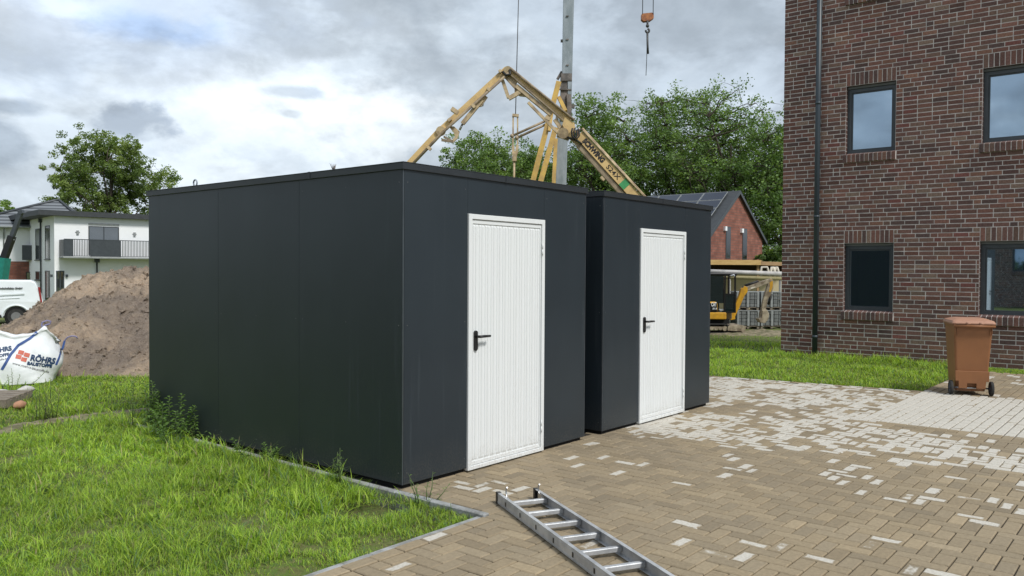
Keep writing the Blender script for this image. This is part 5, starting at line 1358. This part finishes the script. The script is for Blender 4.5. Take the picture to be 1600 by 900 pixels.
plate('boom_foot', [(310, 600), (345, 580), (370, 600), (380, 700), (330, 710), (300, 660)], .25, 'mini_yellow')

# low mound of dug earth under the bucket
b = MB(); eb = at(1185, 426, D11+.4); vs = []; nn = 26
for i in range(nn):
    for j in range(nn):
        x = (i/(nn-1)-.5)*5.2; y = (j/(nn-1)-.5)*2.6; rr = max(0, 1-(x/2.6)**2-(y/1.3)**2)
        p_ = eb + vd*x + hv*y; vs.append((p_.x, p_.y, GZ-.05 + .24*rr**.8*(.6+.6*mn.noise((x*1.3, y*1.5, 3))) + .04*mn.noise((x*5, y*5, 1))))
b.add(vs, [(i*nn+j, (i+1)*nn+j, (i+1)*nn+j+1, i*nn+j+1) for i in range(nn-1) for j in range(nn-1)], True)
tag(b.build('earth_mound', 'bare_track'), 'low mound of dug earth under the excavator bucket', 'earth mound')

# ------------------------------------------------------------------ trees
def leaves(centers, radii, per, size, rg, cols):
    n_ = len(centers)*per; c = np.repeat(centers, per, 0); r = np.repeat(radii, per)[:, None]
    d_ = rg.normal(0, 1, (n_, 3)); d_ /= np.linalg.norm(d_, axis=1)[:, None]; d_ *= rg.random((n_, 1))**.45
    p = c + d_*r*np.array([1, 1, .75])
    a = rg.normal(0, 1, (n_, 3)); a[:, 2] *= .55; a /= np.linalg.norm(a, axis=1)[:, None]
    h = rg.normal(0, 1, (n_, 3)); bb = np.cross(a, h); bb /= np.linalg.norm(bb, axis=1)[:, None]
    s = size*rg.uniform(.6, 1.35, (n_, 1))
    V = np.stack([p - a*s, p + bb*s*.62, p + a*s, p - bb*s*.62], 1)
    V[:, 1:4:2] += (d_*.15*s)[:, None, :]
    F = np.arange(n_*4).reshape(-1, 4)
    k = np.repeat(rg.integers(0, len(cols), len(centers)), per); cc = cols[k]*rg.normal(1, .16, (n_, 1))*rg.uniform(.85, 1.15, (n_, 1))
    return V.reshape(-1, 3), F, np.repeat(np.clip(cc, .005, .6), 4, 0)
GREENS = np.array([[.11, .185, .05], [.15, .235, .065], [.085, .15, .042], [.18, .27, .08], [.12, .195, .06]])
def tree(name, label, loc, height, rx, rz_, zc, seed, per=26, nat=130, size=.105, clr=1.15, trunk_r=.35, cat='tree', group='tall trees behind the building site', cols=GREENS, sub=5, tone=1.12, lean=0):
    rg = np.random.default_rng(seed); rd = random.Random(seed)
    t = thing(name, label, cat, tuple(loc), 0, group, world=False); 
    # crown: attractor points in an uneven ellipsoid, biased to the shell
    att = []
    while len(att) < nat:
        d_ = Vector(rg.normal(0, 1, 3)).normalized()
        rr = rg.random()**.42
        lump = 1 + .28*mn.noise((d_.x*1.9+seed, d_.y*1.9, d_.z*1.9+seed*.3))
        p = Vector((d_.x*rx*rr*lump, d_.y*rx*.6*rr*lump, zc + d_.z*rz_*rr*lump))
        if (mn.noise((p.x*.33+seed, p.y*.2, p.z*.33)) < -.09) or p.z < height*.10 or (p.x/rx)**2+((p.z-zc)/rz_)**2 > .98: continue
        if any((p-q).length < clr*.85 for q in att): 
            if rg.random() < .8: continue
        att.append(p)
    tb_ = MB(); hb_ = height*.22
    top_ = Vector((lean, 0, zc+rz_*.35)); base_ = Vector((0, 0, -.3))
    tp = [base_, Vector((.1*rx*rd.uniform(-.3, .3), .0, hb_)), Vector((lean*.5+rd.uniform(-.3, .3), rd.uniform(-.3, .3), zc*.8)), top_]
    tb_.tube(tp, [trunk_r*1.25, trunk_r*.9, trunk_r*.6, trunk_r*.12], 8)
    limbs = []; used = [att[0]]
    while len(used) < 11: used.append(max(att, key=lambda p: min((p-q).length for q in used)))
    def tr_pt(f):
        s = f*3; k = min(int(s), 2); return tp[k].lerp(tp[k+1], s-k)
    for e in used:
        s0 = tr_pt(min(.9, max(.35, .33 + .5*(e.z-hb_)/(height)))); mid = s0.lerp(e, .5) + Vector((rd.uniform(-.4, .4), rd.uniform(-.4, .4), -.04*height*rd.random()+.3))
        pts_ = [s0, s0.lerp(mid, .55)+Vector((0, 0, .1)), mid, mid.lerp(e, .5)+Vector((rd.uniform(-.3, .3), rd.uniform(-.3, .3), .1)), e*.985]
        tb_.tube(pts_, [trunk_r*.42, trunk_r*.33, trunk_r*.24, trunk_r*.15, trunk_r*.06], 6); limbs += pts_[1:]
        limbs += [pts_[i].lerp(pts_[i+1], .5) for i in range(4)]
    cen = []; rad = []
    for p in att:
        q = min(limbs, key=lambda l: (l-p).length); mid = q.lerp(p, .5) + Vector((rd.uniform(-.3, .3), rd.uniform(-.3, .3), rd.uniform(-.1, .35)))
        if (q-p).length > .15: tb_.tube([q, mid, p], [trunk_r*.15, trunk_r*.10, trunk_r*.04], 5)
        for k in range(sub):
            o_ = Vector(rg.normal(0, 1, 3))*clr*.80; o_.z *= .75; cpos = p+o_; cen.append(cpos); rad.append(clr*rg.uniform(.30, .72))
            if k < 3: tb_.tube([p, p.lerp(cpos, .5)+Vector((0, 0, .08)), cpos], [trunk_r*.05, trunk_r*.035, .01], 4)
    tb_.build('trunk', 'bark', t)
    V, F, C_ = leaves(np.array([tuple(c) for c in cen]), np.array(rad), per, size, rg, cols*tone)
    npmesh('crown', V, F, 'leaf', parent=t, col=C_)
    return t
def tloc(px, D): p = at(px, 420, D); return (p.x, p.y, GZ)
def htop(py, D): return (420-py)*D/F_PX + CAM.z - GZ
h_ = htop(207, 78)
tree('birch_tree', 'airy round tree standing behind the white flat roofed house', tloc(174, 80), h_-.1, 5.5, 5.6, h_-5.6, 11, per=78, nat=142, size=.105, clr=1.0, trunk_r=.3, group=None, cols=GREENS*np.array([1.15, 1.0, 1.0]))
h_ = htop(205, 72); tree('oak_tree', 'low broad oak left of the yellow crane braces', tloc(762, 74), h_, 5.6, 5.0, h_-4.9, 21, per=63, nat=130, clr=1.1, trunk_r=.35, size=.105)
h_ = htop(222, 76); tree('oak_tree', 'small oak directly behind the yellow crane braces', tloc(838, 78), h_, 3.5, 5.4, h_-5.2, 22, per=63, nat=106, clr=1.1, trunk_r=.3, size=.105)
h_ = htop(150, 70); tree('oak_tree', 'large dense oak right of the grey crane mast', tloc(945, 71), h_, 5.0, 7.2, h_-6.9, 23, per=40, nat=214, clr=1.2, trunk_r=.45, size=.105)
h_ = htop(124, 74); tree('oak_tree', 'tallest oak with domed crown below the crane hook', tloc(1062, 75), h_, 6.0, 8.2, h_-7.9, 24, per=32, nat=237, clr=1.2, trunk_r=.5, size=.105)
h_ = htop(132, 68); tree('oak_tree', 'open oak with visible spreading limbs left of the brick building', tloc(1140, 69), h_, 5.2, 7.4, h_-7.2, 25, per=24, nat=177, clr=1.2, trunk_r=.5, size=.105)
h_ = htop(172, 64); tree('oak_tree', 'oak partly hidden by the corner of the brick building', tloc(1222, 66), h_, 4.6, 6.4, h_-6.2, 26, per=38, nat=166, clr=1.2, trunk_r=.4, size=.105)
h_ = htop(388, 60); tree('shrub', 'dark green shrub over the timber roof beside the brick building', tloc(1206, 60), h_, 2.0, 1.6, h_-1.7, 28, per=63, nat=47, clr=.8, trunk_r=.12, cat='shrub', group=None, size=.14, cols=GREENS*.75)
h_ = htop(322, 95); tree('shrub', 'bushy green treetop over the tiled roof at the left edge', tloc(2, 97), h_, 2.6, 3.4, h_-3.2, 29, per=63, nat=59, clr=.9, trunk_r=.2, cat='tree', group=None, size=.16)

rg = np.random.default_rng(90); cs, rs = [], []
for k in range(520):
    a = rg.uniform(-1.9, 3.3); D_ = rg.uniform(150, 175); hh = 5.5 + 3.5*mn.noise((a*6, 1, 2)); z_ = rg.random()**.8*hh
    cs.append((CAM.x+math.cos(a)*D_, CAM.y+math.sin(a)*D_, GZ+z_)); rs.append(rg.uniform(1.8, 3.4))
V, F, C_ = leaves(np.array(cs), np.array(rs), 70, .55, rg, GREENS*.7)
tag(npmesh('distant_wood', V, F, 'leaf', col=C_), 'low far-off belt of green trees on the horizon', 'wood', kind='stuff')

# ------------------------------------------------------------------ weeds by the shed
def weed(name, label, cat, loc, h_, nst, seed, lw=.010, ll=.075, spread=.10, tint=(1, 1, 1), group=None, lpn=34):
    rd = random.Random(seed); t = thing(name, label, cat, loc, rd.uniform(0, 6), group)
    sm = MB(); V = []; C_ = []
    for s in range(nst):
        a = rd.uniform(0, 6.28); ln = rd.uniform(.0, spread); hh = h_*rd.uniform(.6, 1) if s else h_
        base_ = Vector((math.cos(a)*ln*.5, math.sin(a)*ln*.5, -.02)); tip = base_ + Vector((math.cos(a)*ln*1.6*rd.random(), math.sin(a)*ln*1.6*rd.random(), hh))
        mid = base_.lerp(tip, .5) + Vector((rd.uniform(-.015, .015), rd.uniform(-.015, .015), 0)); sm.tube([base_, mid, tip], [.0045, .0035, .0015], 5)
        for k in range(lpn):
            f_ = .12 + .88*(k/lpn); p = base_.lerp(mid, f_*2) if f_ < .5 else mid.lerp(tip, f_*2-1); an = k*2.4 + rd.uniform(-.3, .3)
            L_ = ll*(1.15-.75*f_)*rd.uniform(.7, 1.25); up_ = .25+.6*f_
            d1 = Vector((math.cos(an), math.sin(an), up_)).normalized(); sd_ = Vector((-math.sin(an), math.cos(an), 0)); w_ = lw*rd.uniform(.8, 1.2)
            q1 = p + d1*L_*.55; q2 = q1 + Vector((d1.x, d1.y, up_-.9)).normalized()*L_*.5
            V += [p, q1-sd_*w_, q2, q1+sd_*w_]; g0 = rd.uniform(.75, 1.25); c_3 = (.13*g0*tint[0], .22*g0*tint[1], .06*g0*tint[2]); C_ += [c_3]*4
    sm.build('stem', MATS['grass_stem'], t)
    npmesh('foliage', np.array([tuple(v) for v in V]), np.arange(len(V)).reshape(-1, 4), 'grass', parent=t, col=np.array(C_))
    return t
pm('grass_stem', (.10, .14, .05), .7)
p = gp(206, 668); weed('tall_weed', 'tall thin dark stemmed weed standing alone left of the shed corner', 'weed', (p.x, p.y, 0), .50, 1, 1, tint=(1, .9, .9), spread=.02, lpn=46)
p = gp(232, 672); weed('leafy_weed', 'tall leafy weed right at the far corner of the shed', 'weed', (-.09, 3.62, 0), .52, 5, 2, spread=.2, lpn=44, ll=.10, lw=.014)
weed('leafy_weed', 'bushy leafy weed against the shed wall, second from the far corner', 'weed', (-.12, 3.18, 0), .46, 6, 3, spread=.32, lpn=36, ll=.10, lw=.015)
weed('leafy_weed', 'low dark weed clump against the shed wall by the start of the kerb', 'weed', (-.16, 2.85, 0), .30, 6, 4, spread=.35, lpn=30, ll=.09, lw=.014)
weed('leafy_weed', 'short sprouting weed at the middle of the kerb along the shed', 'weed', (-.18, 1.55, 0), .22, 4, 5, spread=.2, lpn=26, ll=.075, lw=.012)
weed('wispy_weed', 'wispy weed with long thin stalks near the front shed corner', 'weed', (-.16, .52, 0), .30, 6, 6, spread=.16, lpn=9, ll=.06, lw=.006)
weed('wispy_weed', 'sparse weed leaning over the kerb tip in front of the ladder end', 'weed', (-.10, -.35, 0), .2, 6, 7, spread=.22, lpn=8, ll=.06, lw=.006)
for i, (px, py, hh, lb) in enumerate([(63, 655, .42, 'brownish thin weed in the grass just right of the pale stone'), (84, 650, .46, 'bushy thin weed in the grass below the bulk bag corner'), (20, 612, .34, 'thin weed growing in front of the bulk bag by the pallet')]):
    p = gp(px, py); weed('wispy_weed', lb, 'weed', (p.x, p.y, 0), hh, 5, 40+i, spread=.22, lpn=22, ll=.06, lw=.006, tint=(1.2, .95, .9))
b = MB(); rd = random.Random(4)
for k in range(5): a = rd.uniform(0, 6.28); b.tube([(.1, .935, H-.005), (.1+.02*math.cos(a), .935+.02*math.sin(a), H+.04), (.1+.035*math.cos(a), .935+.035*math.sin(a), H+.07)], [.003, .003, .001], 4)
b.tube([(.1, .935, H), (.1, .935, H+.05)], .007, 5)
tag(b.build('roof_sprig', 'crane_dark'), 'tiny dark sprig sticking up from the nearer shed roof edge', 'sprig')

# ------------------------------------------------------------------ grass
def make_grass(name, label, P, hgt, wid, rg, bright, seg=3):
    n_ = len(P); a = rg.uniform(0, 2*np.pi, n_); lean = rg.uniform(.2, 1.25, n_)*hgt; h = hgt*rg.uniform(.55, 1.25, n_)
    dx, dy = np.cos(a), np.sin(a); t_ = np.linspace(0, 1, seg+1)
    tw = a + np.pi/2 + rg.normal(0, .4, n_); sx, sy = np.cos(tw), np.sin(tw)
    rows = []
    for t1 in t_:
        bend = lean*t1**1.9; z = h*(t1 - .28*t1**3*np.minimum(lean/np.maximum(h, 1e-4), 1.4)); ww = wid*(1-t1**1.6)*.5 + wid*.03
        c = np.stack([P[:, 0]+dx*bend, P[:, 1]+dy*bend, P[:, 2]+z], -1); s = np.stack([sx*ww, sy*ww, 0*ww], -1)
        rows += [c-s, c+s]
    V = np.stack(rows, 1).reshape(-1, 3); k = 2*(seg+1)
    fl_ = np.array([(2*i, 2*i+1, 2*i+3, 2*i+2) for i in range(seg)])
    F = (fl_[None] + (np.arange(n_)*k)[:, None, None]).reshape(-1, 4)
    m_ = rg.random(n_)[:, None]; dry = (rg.random(n_) < .07)[:, None]; cool = (rg.random(n_) < .22)[:, None]
    c = np.array([.22, .39, .042])*(1-m_) + np.array([.46, .60, .08])*m_
    c = np.where(cool, np.array([.12, .21, .075])*(.8+.5*m_), c); c = np.where(dry, np.array([.36, .32, .16])*(.7+.5*m_), c)
    c = c*bright[:, None]
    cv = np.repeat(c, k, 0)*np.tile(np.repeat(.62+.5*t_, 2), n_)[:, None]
    o = npmesh(name, V, F, 'grass', col=cv, smooth=True); tag(o, label, 'grass', kind='stuff'); return o
rg = np.random.default_rng(5)
def inview(x, y, m_=1.08):
    vx, vy = x-CAM.x, y-CAM.y; dep = vx*_d.x + vy*_d.y; lat = vx*_r.x + vy*_r.y; return (dep > 1.0) & (np.abs(lat) < dep*.626*m_+.25)
def scatter(n_, x0, x1, y0, y1): return rg.uniform(x0, x1, n_), rg.uniform(y0, y1, n_)
def nz2(x, y, s, o): return np.array([mn.noise((a*s+o, b_*s, o)) for a, b_ in zip(x, y)])
def track_d(x, y):
    d_ = np.full(len(x), 9.)
    for (a, b_) in zip(pts_track, pts_track[1:]):
        ax_, ay_ = a; bx_, by_ = b_; L2 = (bx_-ax_)**2+(by_-ay_)**2; t1 = np.clip(((x-ax_)*(bx_-ax_)+(y-ay_)*(by_-ay_))/L2, 0, 1)
        d_ = np.minimum(d_, np.hypot(x-ax_-t1*(bx_-ax_), y-ay_-t1*(by_-ay_)))
    return d_
X1 = []; Y1 = []; W1_ = []
for (n_, x0, x1, y0, y1, wd) in ((150000, -4.6, -.11, -.845, 2.2, .0046), (110000, -5.2, -.11, 2.2, 4.6, .0064), (120000, -7, 3.0, 3.9, 8.6, .010), (90000, -8, 4.2, 8.6, 15, .016)):
    x, y = scatter(n_, x0, x1, y0, y1); k = inview(x, y, 1.75) & ~((x > -.11) & (y < 3.95)); X1.append(x[k]); Y1.append(y[k]); W1_.append(np.full(k.sum(), wd))
x = np.concatenate(X1); y = np.concatenate(Y1); wd = np.concatenate(W1_)
n1 = nz2(x, y, 1.6, 3); n2 = nz2(x, y, 5.5, 9); n3 = nz2(x, y, .7, 5)
td = track_d(x, y)
bare = np.exp(-((x+.42)**2+(y+.12)**2)/.07) + np.exp(-((x+1.5)**2+(y+.72)**2)/.05) + .8*np.exp(-((x+.85)**2+(y+.72)**2)/.03) + .6*np.exp(-((x+1.7)**2+(y-.9)**2)/.03)
keep = (rg.random(len(x)) < np.clip(.92 + 1.1*n2 + .45*n1, .10, 1)*np.clip(1-1.05*bare, .04, 1)*np.clip((td-.02)/.30, .10, 1))
x, y, wd, n1, n2, n3, td, bare = [q[keep] for q in (x, y, wd, n1, n2, n3, td, bare)]
edge_y = np.clip((y+.86)/.5, .25, 1); wall = np.exp(-(np.abs(x+.12))/.30)*(y > .4)
hg = (.040 + .038*np.clip(n1+.25, 0, 1) + .04*np.clip(n2, 0, 1))*(.55+.45*edge_y)*np.where(y > 4.2, .85, 1) + .045*wall
hg *= np.where(bare > .3, .5, 1)
tall = rg.random(len(x)) < .03 + .05*wall; hg = np.where(tall, hg*2.0, hg); 
P = np.stack([x, y, np.full(len(x), -.035) + 0*x], -1)
br = 1.0 + .35*n3 + .22*n2
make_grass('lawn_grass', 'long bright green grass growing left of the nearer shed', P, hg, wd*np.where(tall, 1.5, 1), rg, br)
rt = np.random.default_rng(31); tx_, ty_ = [], []
for k in range(46):
    if k < 26: cx0, cy0 = -rt.uniform(.14, .75), rt.uniform(.0, 3.6)
    else: cx0, cy0 = -rt.uniform(.3, 2.6), rt.uniform(-.5, 3.4)
    m_ = rt.integers(22, 60); tx_.append(cx0 + rt.normal(0, .05, m_)); ty_.append(cy0 + rt.normal(0, .05, m_))
tx_ = np.minimum(np.concatenate(tx_), -.115); ty_ = np.maximum(np.concatenate(ty_), -.83)
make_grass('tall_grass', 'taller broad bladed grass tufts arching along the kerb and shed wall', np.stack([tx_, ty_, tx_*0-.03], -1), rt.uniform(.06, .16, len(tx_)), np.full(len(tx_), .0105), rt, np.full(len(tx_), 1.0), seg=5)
# right lawn before the brick building
x, y = scatter(90000, 7.6, 12.2, -1.75, 9.5); k = inview(x, y) & (x > 7.8+(1.26-y)*.158+.02) & (y > -1.66)
x2, y2 = scatter(7000, 11.45, 12.2, -3.6, -1.6); x = np.concatenate([x[k], x2]); y = np.concatenate([y[k], y2])
n1 = nz2(x, y, 1.3, 13); n2 = nz2(x, y, 4.5, 19); keep = rg.random(len(x)) < np.clip(.85+.9*n2, .15, 1); x, y, n1, n2 = x[keep], y[keep], n1[keep], n2[keep]
wallp = sstep(x, 11.2, 12.1)*(y < 2)
hg = .055 + .05*np.clip(n1+.2, 0, 1) + .10*wallp*np.clip(.6+1.5*n2, .2, 1.4); hg = np.where(y < -1.6, .05, hg)
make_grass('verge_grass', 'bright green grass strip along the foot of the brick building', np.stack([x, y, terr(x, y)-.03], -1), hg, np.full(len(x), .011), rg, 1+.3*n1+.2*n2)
# farther meadow to the building site and behind the heap
x, y = scatter(60000, 7, 34, 1.5, 26); r_ = np.hypot(x-CAM.x, y-CAM.y); k = inview(x, y) & (r_ > 15) & (r_ < 33.5) & ((x > 8.0) & (y > 2.2)) & (((x-CAM.x)*_r.x+(y-CAM.y)*_r.y) > 2.0)
x, y = x[k], y[k]; k2 = rg.random(len(x)) < np.clip(1.2-(np.hypot(x-CAM.x, y-CAM.y)-26)/6, .25, 1); x, y = x[k2], y[k2]
make_grass('field_grass', 'rough green grass between the far shed and the excavator', np.stack([x, y, terr(x, y)-.03], -1), rg.uniform(.05, .12, len(x)), np.full(len(x), .024), rg, 1+.35*nz2(x, y, .6, 2), seg=2)
